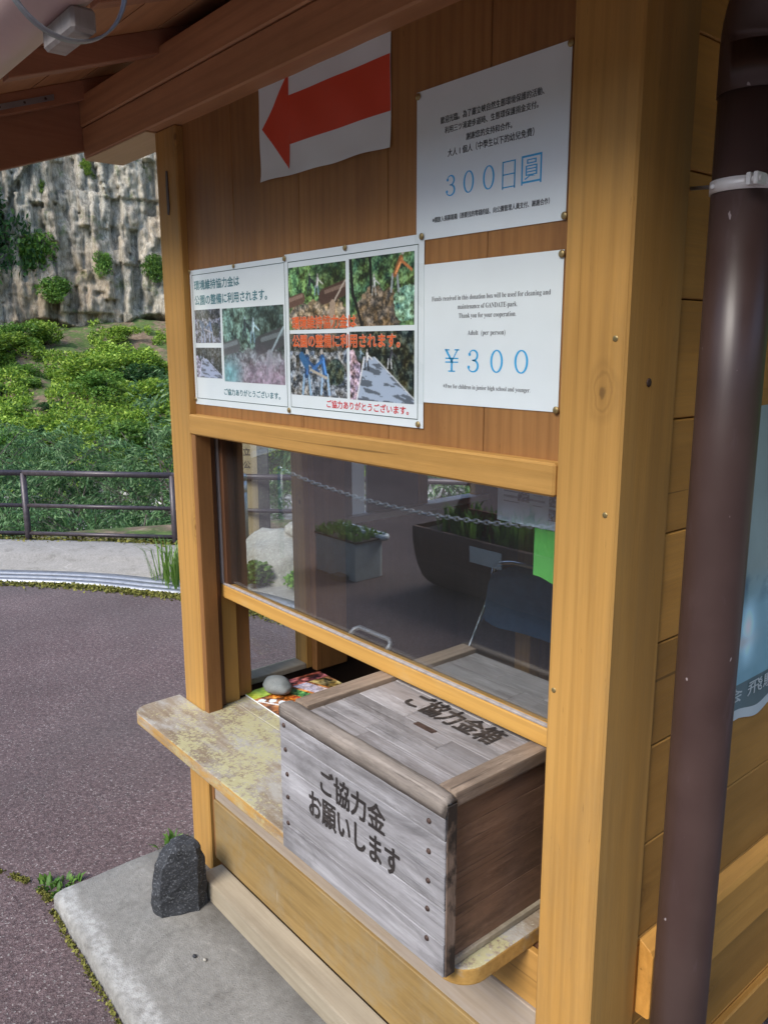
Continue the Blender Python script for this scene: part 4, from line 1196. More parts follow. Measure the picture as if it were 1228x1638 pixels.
def ph_road(h, w):
    img = canvas(h, w, (0.16, 0.19, 0.13), 0.8, 14, 33)
    blob(img, 0.03, 0.75, 0.16, 0.5, canvas(h, w, (0.62, 0.50, 0.58), 0.6, 20, 35), 3)
    x, y = mesh_xy(img)
    xl = 0.10 + (1 - y) * 0.20; xr = 1.02 - (1 - y) * 0.98
    road = (y > 0.36) & (x > xl) & (x < np.maximum(xl + 0.06, 0.40 + (y - 0.36) * 1.05))
    sh = fbm(x * 3 + y * 7, y * 16 - x * 5, 44) 
    tone = np.where(sh > 0.5, 1.0, 0.55)[..., None]
    img[road] = (np.array([0.60, 0.68, 0.78]) * tone)[road]
    edge_ = (y > 0.36) & (np.abs(x - xl - 0.012) < 0.012); img[edge_] = (0.85, 0.85, 0.86)
    edge_ = (y > 0.36) & (np.abs(x - 0.40 - (y - 0.36) * 1.05) < 0.012); img[edge_] = (0.8, 0.82, 0.84)
    worker(img, 0.28, 0.55, 0.30, (0.85, 0.85, 0.86), (0.12, 0.12, 0.14), 0.02)
    worker(img, 0.18, 0.42, 0.18, (0.55, 0.70, 0.80), (0.4, 0.5, 0.6), 0.0)
    worker(img, 0.64, 0.52, 0.30, (0.22, 0.22, 0.26), (0.75, 0.76, 0.78), 0.10)
    return img
def fade(img, tint, k=0.55, lift=0.12):
    g = img.mean(-1, keepdims=True)
    c = (g ** 0.9) * np.array(tint)
    return np.clip(img * (1 - k) + c * k + lift, 0, 1)
def poster(name, label, x0, x1, z0, z1, yb):
    t = sheet_sign(name, label, 'poster', x0, x1, z0, z1, yb=yb, margin=0.002, group='posters about the park upkeep money')
    return t
yb = YP - 0.0012
p1 = poster('photo_poster', 'faded poster with blue-green heading and three bluish work photographs', -1.416, -0.9365, 1.448, 1.8125, YP)
p2 = poster('photo_poster', 'brighter poster with orange-red heading across four work photographs', -0.9445, -0.4690, 1.4495, 1.8165, yb)
def frame_lines(x0, x1, z0, z1, y, parent, wd=0.0016):
    mb = MB()
    for (a, b, c, d) in ((x0, z0, x1, z0 + wd), (x0, z1 - wd, x1, z1), (x0, z0 + wd, x0 + wd, z1 - wd), (x1 - wd, z0 + wd, x1, z1 - wd)):
        mb.sheet([[(a, y, b), (a, y, d)], [(c, y, b), (c, y, d)]])
    mb.build('border_line', 'line', parent)
y1 = YP - 0.0015; y2 = yb - 0.0015
frame_lines(-1.403, -0.9455, 1.466, 1.7985, y1, p1)
frame_lines(-0.930, -0.4860, 1.4675, 1.7975, y2, p2)
def photo(img, x0, x1, z0, z1, y, parent):
    k_ = np.pad(img, ((1, 1), (1, 1), (0, 0)), 'edge')      # a little softness, as a print has
    img = 0.4 * img + 0.15 * (k_[:-2, 1:-1] + k_[2:, 1:-1] + k_[1:-1, :-2] + k_[1:-1, 2:])
    g_ = img.mean(-1, keepdims=True); img = np.clip((g_ + (img - g_) * 0.72) * 1.02 + 0.03, 0, 1)
    picture('photograph', img, (x0, y, z1), (x1, y, z1), (x0, y, z0), parent)
photo(fade(ph_dig(62, 96), (0.72, 0.76, 1.0), 0.6, 0.02), -1.396, -1.255, 1.6175, 1.7055, y1, p1)
photo(fade(ph_road(58, 96), (0.74, 0.80, 1.0), 0.7, 0.06), -1.3985, -1.257, 1.5245, 1.605, y1, p1)
im = ph_logs(110, 166)
xx, yy = mesh_xy(im)
im = fade(im, (0.62, 0.88, 1.0), 0.70, 0.05)
pk = np.clip((yy - 0.45) * 2.2, 0, 1)[..., None] * np.clip(0.4 + xx, 0, 1)[..., None]
im = np.clip(im * (1 - 0.55 * pk) + pk * 0.55 * np.array([0.72, 0.52, 0.66]) * (0.5 + fbm(xx * 30, yy * 22, 9)[..., None]), 0, 1)
tl_ = np.clip(1 - np.hypot((xx - 0.1) / 0.28, (yy - 0.9) / 0.3), 0, 1)[..., None]
im = im * (1 - tl_) + tl_ * np.array([0.42, 0.74, 0.78]) * (0.6 + 0.7 * fbm(xx * 30, yy * 22, 19)[..., None])
photo(im, -1.2445, -0.9545, 1.518, 1.7045, y1, p1)
photo(ph_logs(100, 150), -0.928, -0.7125, 1.6455, 1.784, y2, p2)
photo(ph_path(100, 150), -0.7005, -0.4975, 1.6495, 1.786, y2, p2)
photo(ph_dig(100, 150), -0.929, -0.7115, 1.498, 1.637, y2, p2)
photo(ph_road(100, 150), -0.7015, -0.497, 1.497, 1.639, y2, p2)
ftext('環境維持協力金は', -1.391, -1.152, 1.7575, 1.7825, y1, 'tealink', p1, 0.022)
ftext('公園の整備に利用されます。', -1.391, -1.024, 1.7180, 1.7435, y1, 'tealink', p1, 0.022)
ftext('ご協力ありがとうございます。', -1.250, -0.978, 1.4825, 1.4995, y1, 'tealink', p1, 0.018)
for s_, a_, b_, c_, d_ in (('環境維持協力金は', -0.916, -0.678, 1.6475, 1.675), ('公園の整備に利用されます。', -0.916, -0.539, 1.6065, 1.634)): ftext(s_, a_, b_, c_, d_, y2 - 0.00025, 'paleink', p2, 0.045)
ftext('環境維持協力金は', -0.916, -0.678, 1.6475, 1.675, y2 - 0.0007, 'orangeink', p2, 0.024)
ftext('公園の整備に利用されます。', -0.916, -0.539, 1.6065, 1.634, y2 - 0.0007, 'orangeink', p2, 0.024)
ftext('ご協力ありがとうございます。', -0.787, -0.513, 1.4750, 1.4920, y2, 'crimson', p2, 0.022)
for x, z in ((-1.412, 1.808), (-1.174, 1.806), (-1.411, 1.463)): thumbtack(x, z, YP - 0.003, p1, 'brass', 0.0055)
for x, z in ((-0.941, 1.806), (-0.712, 1.810), (-0.4765, 1.8095), (-0.484, 1.459), (-0.938, 1.460)): thumbtack(x, z, yb - 0.003, p2, 'brass', 0.0062)
thumbtack(-1.401, 1.9, YP, booth, 'greyz', 0.006).name = 'pin'

# the sheets were placed from image pixels for a panel 15 mm further back: scaled about the camera onto this one
KS, KX, KZ = 0.9852, 0.0103, 0.0239
for r_o in NOTICE_ROOTS():
    oo = Vector(r_o.location); no = Vector((oo.x * KS + KX, oo.y, oo.z * KS + KZ))
    r_o.location = no
    for c in r_o.children:
        for v in c.data.vertices:
            wx, wz = v.co.x + oo.x, v.co.z + oo.z
            v.co.x, v.co.z = wx * KS + KX - no.x, wz * KS + KZ - no.z
# --- tourist poster on the side wall
h_, w_ = 150, 130
im = np.ones((h_, w_, 3)) * np.array([0.66, 0.74, 0.72])
xx, yy = mesh_xy(im)
cl = fbm(xx * 5, yy * 4, 3)
im = im * (0.85 + 0.25 * cl[..., None])
m = np.clip((yy - 0.50) * 8, 0, 1)[..., None]; blue = np.stack([0.40 + 0.25 * cl, 0.61 + 0.2 * cl, 0.66 + 0.2 * cl], -1)
im = im * (1 - m) + blue * m
mt = np.clip((fbm(xx * 7, yy * 9, 12) - 0.45) * 5, 0, 0.7)[..., None] * np.clip(1 - np.abs(yy - 0.55) / 0.08, 0, 1)[..., None]; im = im * (1 - mt) + mt * np.array([0.30, 0.42, 0.50])
fall = np.exp(-((xx - 0.26 - 0.1 * (yy - 0.6)) / 0.05) ** 2) * np.clip((yy - 0.58) * 10, 0, 1) * np.clip((0.84 - yy) * 10, 0, 1)
im = im + 0.45 * fall[..., None]
wt = np.exp(-((xx - 0.2) / 0.12) ** 2 - ((yy - 0.735) / 0.025) ** 2)[..., None]; im = im * (1 - wt) + wt * np.array([0.82, 0.85, 0.85])
band = yy > 0.875; im[band] = (np.array([0.40, 0.48, 0.49]) * (0.85 + 0.3 * cl[..., None]))[band]
im[yy > 0.965] = (0.78, 0.82, 0.82)
tp = thing('travel_poster', 'faded blue waterfall travel poster on the siding beside the downpipe', 'poster', (0.0, 0.6, 1.19))
MB().box(-0.0035, -0.0022, 0.318, 0.86, 0.884, 1.502).build('paper', 'paper', tp)
def curl(V):
    out = np.zeros_like(V); zz = np.clip((0.95 - V[..., 2]) / 0.06, 0, 1)
    out[..., 0] = 0.004 * zz * (0.5 + np.sin(V[..., 1] * 40) * 0.5)
    out[..., 2] = -0.006 * zz * np.sin(V[..., 1] * 37 + 1)
    return out
picture('print', im, (-0.0015, 0.316, 1.502), (-0.0015, 0.862, 1.502), (-0.0015, 0.316, 0.880), tp, wave=curl)
lettering('会 飛騨', (0.0012, 0.395, 0.924), Y, Z, 0.21, 0.030, 'paleteal', tp, 0.01)

# ================================================================== ON THE COUNTER
box = thing('donation_box', 'grey weathered plank donation box lettered in black on the counter', 'donation box', (-0.41, -0.03, 0.541))
BX0, BX1, BYF, BYB, BZ0, BZ1 = -0.668, -0.167, -0.190, 0.34, 0.541, 0.881
# front: five planks under a worn cap
mb = MB()
zz = [0.5415, 0.606, 0.672, 0.738, 0.803, 0.845]
for i in range(5):
    mb.box(BX0 + 0.001 * (i % 2), BX1 - 0.0015 * ((i + 1) % 2), BYF, BYF + 0.026, zz[i] + (0.0003 if i else 0), zz[i + 1] - 0.0003, 0.0014, 1)
front = mb.build('front_board', 'boxgrey', box)
cap = bmesh.new()
mb = MB()
rows = []
NC = 46
prof = [(0.0, 0.0), (-0.0005, 0.018), (0.0, 0.031), (0.0015, 0.0345), (0.006, 0.0362), (0.018, 0.0366), (0.0255, 0.0350), (0.0275, 0.031), (0.0275, 0.0)]
for i in range(NC + 1):
    x = BX0 + (BX1 - BX0) * i / NC
    e = min(i, NC - i)
    rnd_ = {0: 0.007, 1: 0.002, 2: 0.001}.get(e, 0.0)
    rows.append([(x + (0.002 * mnoise.noise(Vector((x * 30, q, 0)))), BYF + a + 0.0012 * mnoise.noise(Vector((x * 25, q * 60, 1))), 0.8455 + q - (rnd_ if q > 0.02 else 0) - 0.0015 * (0.5 + mnoise.noise(Vector((x * 18, 3, 1)))) * (q > 0.02)) for a, q in prof])
mb.sheet(rows)
bmesh.ops.holes_fill(mb.bm, edges=[e for e in mb.bm.edges if e.is_boundary])
mb.build('front_cap', 'boxcap', box)
# end grain strip on the right end of the front
part(MB().box(BX1 + 0.0002, BX1 + 0.003, BYF + 0.002, BYF + 0.025, 0.544, 0.868, 0.001), 'end_batten', 'boxend', box)
# sides
mb = MB()
zz = [0.548, 0.632, 0.716, 0.800, 0.852]
for i in range(4): mb.box(-0.200, -0.183, BYF + 0.027, BYB, zz[i] + 0.0002, zz[i + 1] - 0.0002, 0.0007)
part(mb, 'side_board', 'boxside', box)
part(MB().box(-0.203, -0.176, BYF + 0.027, BYB, 0.5405, 0.5545, 0.002), 'bottom_batten', 'sill', box)
mb = MB()
for i in range(4): mb.box(-0.655, -0.640, BYF + 0.027, BYB, zz[i] + 0.0006, zz[i + 1] - 0.0006, 0.0015)
part(mb, 'side_board', 'boxside', box)
part(MB().box(-0.655, -0.183, BYB - 0.018, BYB - 0.001, 0.542, 0.850), 'back_board', 'boxside', box)
# lid: planks between two strips
mb = MB()
ys = [BYF + 0.0285, -0.118, -0.072, -0.026, 0.020, 0.078, 0.13, 0.19, 0.25, BYB - 0.002]
rl = random.Random(4)
for a, b in zip(ys[:-1], ys[1:]):
    cut = rl.uniform(-0.5, -0.3)
    mb.box(-0.604, cut - 0.0005, a + 0.0006, b - 0.0006, 0.856, 0.8722 + rl.uniform(-0.0006, 0.0006), 0.0012)
    mb.box(cut + 0.0005, -0.213, a + 0.0006, b - 0.0006, 0.856, 0.8722 + rl.uniform(-0.0006, 0.0006), 0.0012)
lid = part(mb, 'lid', 'boxlid', box)
part(MB().box(-0.650, -0.6045, BYF + 0.0285, BYB, 0.853, 0.8825, 0.004, 2), 'lid_strip', 'boxtrim', box)
part(MB().box(-0.2125, -0.172, BYF + 0.0285, BYB, 0.853, 0.8805, 0.004, 2), 'lid_strip', 'boxtrim', box)
part(MB().box(-0.418, -0.364, -0.036, -0.022, 0.8705, 0.8736), 'coin_slot', 'rust', box)  # flat dark piece laid on the lid, painting the shade of an opening
lettering('ご協力金箱', (-0.506, 0.010, 0.8738), X, Y, 0.243, 0.066, 'black', box, 0.022)
lettering('ご協力金', (-0.521, BYF - 0.0006, 0.736), X, Z, 0.199, 0.055, 'black', front, 0.024)
lettering('お願いします', (-0.562, BYF - 0.0006, 0.668), X, Z, 0.280, 0.056, 'black', front, 0.024)
nail_me = None
for (x, z) in ((-0.650, 0.832), (-0.646, 0.778), (-0.642, 0.723), (-0.642, 0.670), (-0.644, 0.608), (-0.206, 0.825), (-0.206, 0.768), (-0.207, 0.711), (-0.208, 0.656), (-0.209, 0.597)):
    mb = MB(); mb.lathe((x, BYF, z), [(0.0052, 0.001), (0.0052, -0.001), (0.004, -0.0028), (0.0015, -0.0036)], 'y', 12)
    mb.build('nail', 'rust', front)

# brochure and the pebble on it
h_, w_ = 90, 78
im = canvas(h_, w_, (0.66, 0.40, 0.20), 0.4, 7, 61)
xx, yy = mesh_xy(im)
def bandmask(a, b, tilt=0.25): return (yy + tilt * (xx - 0.5) > a) & (yy + tilt * (xx - 0.5) < b)
im[bandmask(0.0, 0.2)] = (canvas(h_, w_, (0.62, 0.52, 0.30), 0.5, 9, 62))[bandmask(0.0, 0.2)]
im[bandmask(0.24, 0.42)] = (canvas(h_, w_, (0.78, 0.74, 0.80), 0.25, 14, 63))[bandmask(0.24, 0.42)]
im[bandmask(0.46, 0.60)] = (canvas(h_, w_, (0.42, 0.60, 0.26), 0.5, 10, 64))[bandmask(0.46, 0.60)]
im[bandmask(0.60, 0.80)] = (canvas(h_, w_, (0.74, 0.42, 0.16), 0.5, 12, 65))[bandmask(0.60, 0.80)]
q = (xx < 0.30) & (yy > 0.66); im[q] = (canvas(h_, w_, (0.62, 0.70, 0.22), 0.25, 6, 66))[q]
q = (xx < 0.25) & (yy < 0.5); im[q] = (canvas(h_, w_, (0.60, 0.30, 0.26), 0.6, 8, 67))[q]
blob(im, 0.85, 0.72, 0.12, 0.08, (0.80, 0.62, 0.64), 3, 0.4)
for i, (cx_, cy_) in enumerate(((0.40, 0.94), (0.50, 0.86), (0.62, 0.80), (0.74, 0.72))): blob(im, cx_, cy_, 0.055, 0.04, (0.90, 0.93, 0.96), i, 0.6)
seg(im, (0.38, 0.99), (0.80, 0.80), 0.014, (0.92, 0.92, 0.92))
seg(im, (0.56, 0.66), (0.62, 0.58), 0.010, (0.72, 0.20, 0.12)); seg(im, (0.62, 0.58), (0.70, 0.66), 0.010, (0.72, 0.20, 0.12))
bro = thing('brochure', 'colourful brochure lying on the counter inside the window', 'brochure', (-1.36, 0.30, 0.541))
B0, B1, B3 = Vector((-1.452, 0.436, 0.5432)), Vector((-1.235, 0.432, 0.5432)), Vector((-1.462, 0.158, 0.5432))
B0, B1, B3 = Vector((-1.404, 0.432, 0.5438)), Vector((-1.190, 0.428, 0.5438)), Vector((-1.414, 0.150, 0.5438))
t = bmesh.new()
c4 = [B3, B3 + (B1 - B0), B1, B0]
lo = [t.verts.new(v + Vector((0, 0, -0.0045))) for v in c4]; hi = [t.verts.new(v + Vector((0, 0, -0.0006))) for v in c4]
t.faces.new(lo[::-1]); t.faces.new(hi)
for i in range(4): t.faces.new((lo[i], lo[(i + 1) % 4], hi[(i + 1) % 4], hi[i]))
m_ = MB(); m_.add(t); m_.build('pages', 'paper', bro)
picture('cover', im, B0, B1, B3, bro)
m_ = MB(); m_.rock((-1.352, 0.235, 0.5665), (0.058, 0.040, 0.027), 3, 4, 0.10, 1.1, 0.5445)
tag(m_.build('paperweight_stone', 'pebble', org=(-1.352, 0.235, 0.5445)), 'smooth grey river pebble weighing down the colourful brochure', 'pebble')
# black upright stone on the concrete step, leaning on the post
t = bmesh.new()
out = [(-1.392, -0.168), (-1.330, -0.225), (-1.290, -0.216), (-1.250, -0.118), (-1.262, -0.085), (-1.335, -0.080), (-1.385, -0.110)]
lv = []
for k, (z, s, sx) in enumerate(((0.0, 1.0, 0), (0.06, 1.0, 0.0), (0.12, 0.97, 0.004), (0.165, 0.86, 0.010), (0.195, 0.66, 0.020), (0.208, 0.40, 0.026))):
    cxm = sum(p[0] for p in out) / 7; cym = sum(p[1] for p in out) / 7
    lv.append([t.verts.new((cxm + (p[0] - cxm) * s + sx, cym + (p[1] - cym) * s + sx * 0.5, z)) for p in out])
for a, b in zip(lv[:-1], lv[1:]):
    for i in range(7): t.faces.new((a[i], a[(i + 1) % 7], b[(i + 1) % 7], b[i]))
t.faces.new(lv[0][::-1]); t.faces.new(lv[-1])
bmesh.ops.subdivide_edges(t, edges=list(t.edges), cuts=3, use_grid_fill=True)
for v in t.verts:
    nz_ = mnoise.fractal(v.co * 28, 1.0, 2.0, 4) * 0.005
    d = Vector((v.co.x - cxm, v.co.y - cym, 0)); d.normalize()
    v.co += d * nz_
    if v.co.z > 0.01: v.co.z += nz_
m_ = MB(); m_.add(t)
tag(m_.build('standing_stone', 'blackstone', org=(-1.32, -0.15, 0)), 'rough black stone standing on the concrete step against the booth post', 'stone')

for nm, p, r, mt, lab in (('pebble', (-1.06, -0.20, 0.004), 0.006, 'boulder', 'tiny pale pebble on the concrete step'), ('pebble', (-1.09, -0.215, 0.004), 0.007, 'blackstone', 'tiny dark pebble beside the pale one on the step')):
    m_ = MB(); m_.rock(p, (r, r * 0.7, r * 0.6), 4, 2, 0.2, 1.5, 0.0012)
    tag(m_.build(nm, mt, org=p), lab, 'pebble')
# ================================================================== INSIDE THE BOOTH
ch = thing('folding_chair', 'blue folding chair with chrome frame inside the booth', 'chair', (-1.0, 0.9, 0))
mb = MB(); rows = []
for i in range(17):
    u = i / 16; x = -1.22 + 0.44 * u
    dx = abs(2 * u - 1)
    top = 0.838 - 0.035 * max(0, (dx - 0.6) / 0.4) ** 2; bot = 0.615 + 0.02 * max(0, (dx - 0.7) / 0.3) ** 2
    yb_ = 1.03 + 0.045 * (1 - dx ** 2)
    rows.append([(x, yb_ + 0.045 * (z - 0.615) / 0.22 + o, z) for z, o in [(bot, 0)] + [(bot + (top - bot) * k / 6, -0.012) for k in range(1, 6)] + [(top, 0), (top - 0.01, 0.012)] + [(bot + (top - bot) * k / 6, 0.014) for k in range(5, 0, -1)] + [(bot, 0.0)]])
mb.sheet(rows); mb.build('backrest', 'bluevinyl', ch)
mb = MB(); mb.prism(rounded(-1.20, -0.80, 0.68, 1.03, 0.05), 0.43, 0.465, 'z', 0.008, 2); mb.build('seat', 'bluevinyl', ch)
for sx in (-1, 1):
    x = -1.0 + sx * 0.225
    mb = MB(); mb.tube([(x, 1.085, 0.82), (x, 1.06, 0.72), (x, 0.88, 0.40), (x, 0.66, 0.0)], 0.0105, 10); mb.build('leg', 'chrome', ch)
    mb = MB(); mb.tube([(x + sx * -0.016, 0.74, 0.43), (x + sx * -0.016, 1.05, 0.0)], 0.0105, 10); mb.build('leg', 'chrome', ch)
mb = MB(); mb.tube([(-1.225, 1.085, 0.82), (-1.20, 1.085, 0.842), (-1.15, 1.100, 0.850), (-1.0, 1.115, 0.850), (-0.85, 1.100, 0.850), (-0.80, 1.085, 0.842), (-0.775, 1.085, 0.82)], 0.0105, 10); mb.build('top_rail', 'chrome', ch)
# printed sheet and a green folder stuck behind the glass
h_, w_ = 60, 84
im = np.ones((h_, w_, 3)) * np.array([0.74, 0.79, 0.86])
xx, yy = mesh_xy(im)
im[(yy < 0.12) & (xx > 0.14) & (xx < 0.5)] = (0.72, 0.22, 0.26)
for k in range(7): 
    q = (np.abs(yy - 0.24 - k * 0.075) < 0.012) & (xx > 0.08) & (xx < 0.30 + 0.1 * (k % 3)); im[q] = (0.45, 0.49, 0.55)
    q = (np.abs(yy - 0.24 - k * 0.075) < 0.012) & (xx > 0.48) & (xx < 0.60 + 0.03 * (k % 2)); im[q] = (0.52, 0.55, 0.60)
im[(xx > 0.27) & (xx < 0.43) & (yy > 0.46) & (yy < 0.66)] = (canvas(h_, w_, (0.28, 0.30, 0.36), 0.9, 30, 71))[(xx > 0.27) & (xx < 0.43) & (yy > 0.46) & (yy < 0.66)]
for a in (0.30, 0.50, 0.70):
    q = (xx > 0.68) & (xx < 0.84) & (yy > a) & (yy < a + 0.17); im[q] = (canvas(h_, w_, (0.26, 0.30, 0.36), 0.9, 26, int(a * 100)))[q]
ms = thing('leaflet_sheet', 'pale printed leaflet with tiny pictures taped inside the window glass', 'leaflet', (-0.27, 0.125, 1.34))
MB().box(-0.352, -0.168, 0.1235, 0.1245, 1.278, 1.408).build('paper', 'paper', ms)
picture('print', im, (-0.352, 0.1225, 1.408), (-0.168, 0.1225, 1.408), (-0.352, 0.1225, 1.278), ms)
gf = MB(); gf.prism([(-0.262, 1.276), (-0.168, 1.276), (-0.168, 1.176), (-0.215, 1.176), (-0.245, 1.184), (-0.262, 1.184)], 0.127, 0.129, 'y')
tag(gf.build('green_folder', 'greenplastic', org=(-0.21, 0.128, 1.22)), 'bright green plastic folder hanging below the leaflet behind the glass', 'folder')

# ================================================================== FORECOURT OPPOSITE THE WINDOW (seen mirrored in the glass)
def tuft_mesh(name, spots, hmin, hmax, wd, n, mat, spread, seed, parent=None, org=None, droop=0.5):
    rng = np.random.default_rng(seed)
    V = []; Fc = []
    for (x, y, z) in spots:
        for k in range(n):
            a = rng.uniform(0, 2 * math.pi); r = spread * math.sqrt(rng.random())
            h = rng.uniform(hmin, hmax); ln = rng.uniform(0.15, 1.0) * droop * h
            b = np.array([x + r * math.cos(a), y + r * math.sin(a), z]); a2 = a + rng.uniform(-0.7, 0.7)
            d = np.array([math.cos(a2), math.sin(a2), 0]); s = np.array([-d[1], d[0], 0]) * wd * rng.uniform(0.6, 1.2) / 2
            p0, p1, p2 = b, b + d * ln * 0.35 + np.array([0, 0, h * 0.65]), b + d * ln + np.array([0, 0, h * rng.uniform(0.7, 1.0)])
            i = len(V); V += [p0 - s, p0 + s, p1 + s * 0.8, p1 - s * 0.8, p2, p2]
            Fc += [(i, i + 1, i + 2, i + 3), (i + 3, i + 2, i + 4, i + 5)]
    o = np_mesh(name, V, Fc, mat, parent, org=org)
    return o
def tub(name, label, cx, cy, z0):   # a rectangular tub with a thick rim
    t = thing(name, label, 'planter', (cx, cy, z0))
    mb = MB()
    hx, hy, H = 0.27, 0.16, 0.28
    mb.prism(rounded(cx - hx * 0.88, cx + hx * 0.88, cy - hy * 0.86, cy + hy * 0.86, 0.05), z0, z0 + H, 'z', 0.004, 1)
    mb.build('tub', 'greyplastic', t)
    mb = MB()
    P = [Vector((p[0], p[1], z0 + H + 0.015)) for p in rounded(cx - hx, cx + hx, cy - hy, cy + hy, 0.06)[2:]]
    mb.tube(P, 0.022, 8, closed=True); mb.build('rim', 'rimplastic', t)
    mb = MB(); mb.box(cx - hx * 0.93, cx + hx * 0.93, cy - hy * 0.9, cy + hy * 0.9, z0 + H + 0.0015, z0 + H + 0.012); mb.build('soil', 'soil', t)
    rng = random.Random(5)
    tuft_mesh('seedlings', [(cx + rng.uniform(-hx, hx) * 0.86, cy + rng.uniform(-hy, hy) * 0.82, z0 + H + 0.01) for _ in range(60)], 0.03, 0.08, 0.014, 9, 'leafmid', 0.03, 5, t)
    return t
tub('tub_planter', 'grey plastic tub planter with low seedlings mirrored in the window glass', -3.95, -2.34, ZA)
rng_ = random.Random(3)
m_ = MB(); m_.box(-3.90, -3.78, -2.20, -2.13, ZA, -0.01, 0.004)
tag(m_.build('brick', 'concrete', org=(-3.84, -2.16, ZA)), 'grey brick lying on the asphalt beside the plastic tub planter', 'brick')
lp = thing('log_planter', 'dark hollowed log planter with shrubs mirrored in the window glass', 'planter', (-2.5, -2.62, ZA))
rows = []
for i in range(17):
    x = -3.30 + 1.75 * i / 16
    row = []
    for k in range(15):
        a = math.pi + math.pi * k / 14
        r = 0.245 * (1 + 0.05 * mnoise.noise(Vector((x * 3, k, 2))))
        row.append((x, -2.62 + r * math.cos(a), 0.41 + r * 1.86 * math.sin(a)))
    for k in range(15):
        a = 2 * math.pi - math.pi * k / 14
        row.append((x, -2.62 + 0.215 * math.cos(a), 0.412 + 0.25 * math.sin(a)))
    rows.append(row + [row[0]])
mb = MB(); mb.sheet(rows); bmesh.ops.holes_fill(mb.bm, edges=[e for e in mb.bm.edges if e.is_boundary]); mb.build('trough', 'log', lp)
MB().box(-3.28, -1.57, -2.80, -2.44, 0.30, 0.385).build('soil', 'soil', lp)
m_ = MB(); m_.sheet([[(-2.755, -2.372, 0.27), (-2.755, -2.366, 0.375)], [(-2.49, -2.372, 0.27), (-2.49, -2.366, 0.375)]]); m_.build('label', 'paper', lp)
m_ = MB(); m_.prism([(-3.20, 0.36), (-2.62, 0.36), (-2.62, 0.55), (-2.98, 0.55), (-2.98, 0.74)], -2.60, -2.58, 'y'); m_.build('board', 'redboard', lp)
rng_ = random.Random(8)
tuft_mesh('plants', [(rng_.uniform(-3.2, -1.6), rng_.uniform(-2.78, -2.46), 0.375) for _ in range(50)] + [(rng_.uniform(-2.6, -1.6), rng_.uniform(-2.76, -2.48), 0.375) for _ in range(60)], 0.05, 0.24, 0.022, 12, 'leafmid', 0.06, 9, lp)
# barrier chain between two posts
def chain(name, label, a, b, sag, n):
    a, b = Vector(a), Vector(b); mb = MB()
    pts = [a.lerp(b, i / n) - Vector((0, 0, sag * 4 * (i / n) * (1 - i / n))) for i in range(n + 1)]
    for i in range(n):
        p, q = pts[i], pts[i + 1]; d = (q - p).normalized()
        s = d.cross(Vector((0, 0, 1))).normalized(); u = s.cross(d)
        if i % 2: s, u = u, s
        c = (p + q) / 2; L = (q - p).length * 0.66
        mb.tube([c + d * L * math.cos(t) + s * 0.013 * math.sin(t) for t in [k * math.pi / 4 for k in range(8)]], 0.0048, 5, closed=True)
    return tag(mb.build(name, 'brightzinc', org=a), label, 'chain')
chain('barrier_chain', 'thin steel barrier chain sagging across the forecourt, mirrored in the glass', (-4.62, -2.20, 0.66), (-1.75, -2.36, 0.66), 0.12, 72)
for x, y, lab in ((-4.64, -2.19, 'slim steel chain post nearer the grey plastic tub planter'), (-1.73, -2.36, 'slim steel chain post behind the log planter')):
    t = thing('chain_post', lab, 'post', (x, y, ZA), 'posts holding the barrier chain')
    MB().tube([(x, y, ZA), (x, y, 0.66)], 0.02, 12).build('post', 'steelpaint', t)
    MB().lathe((x, y, 0.66), [(0.022, 0.0), (0.022, 0.012), (0.012, 0.022)], 'z', 12).build('cap', 'steel', t)

# ================================================================== RIVERSIDE
ral = thing('riverside_railing', 'dark brown three-bar metal railing bending along the riverside edge', 'railing', (-5.8, 1.36, ZA))
RPO = [Vector((-4.05, -4.75)), Vector((-5.15, -2.05)), Vector((-5.85, -0.25)), Vector((-6.27, 0.932)), Vector((-5.334, 1.796)), Vector((-4.30, 2.75)), Vector((-2.9, 3.85)), Vector((-1.2, 4.75))]
RPO[0:3] = [Vector((-11.6, -4.6)), Vector((-9.4, -2.3)), Vector((-7.6, -0.45))]
for (zb_, r) in ((0.588, 0.024), (0.316, 0.017), (0.080, 0.017)):
    mb = MB()
    for a, b in zip(RPO[:-1], RPO[1:]): mb.tube([(a.x, a.y, zb_), (b.x, b.y, zb_)], r, 10)
    mb.build('bar', 'railing', ral)
for p in RPO:
    MB().tube([(p.x, p.y, -0.35), (p.x, p.y, 0.588)], 0.026, 10).build('post', 'railing', ral)

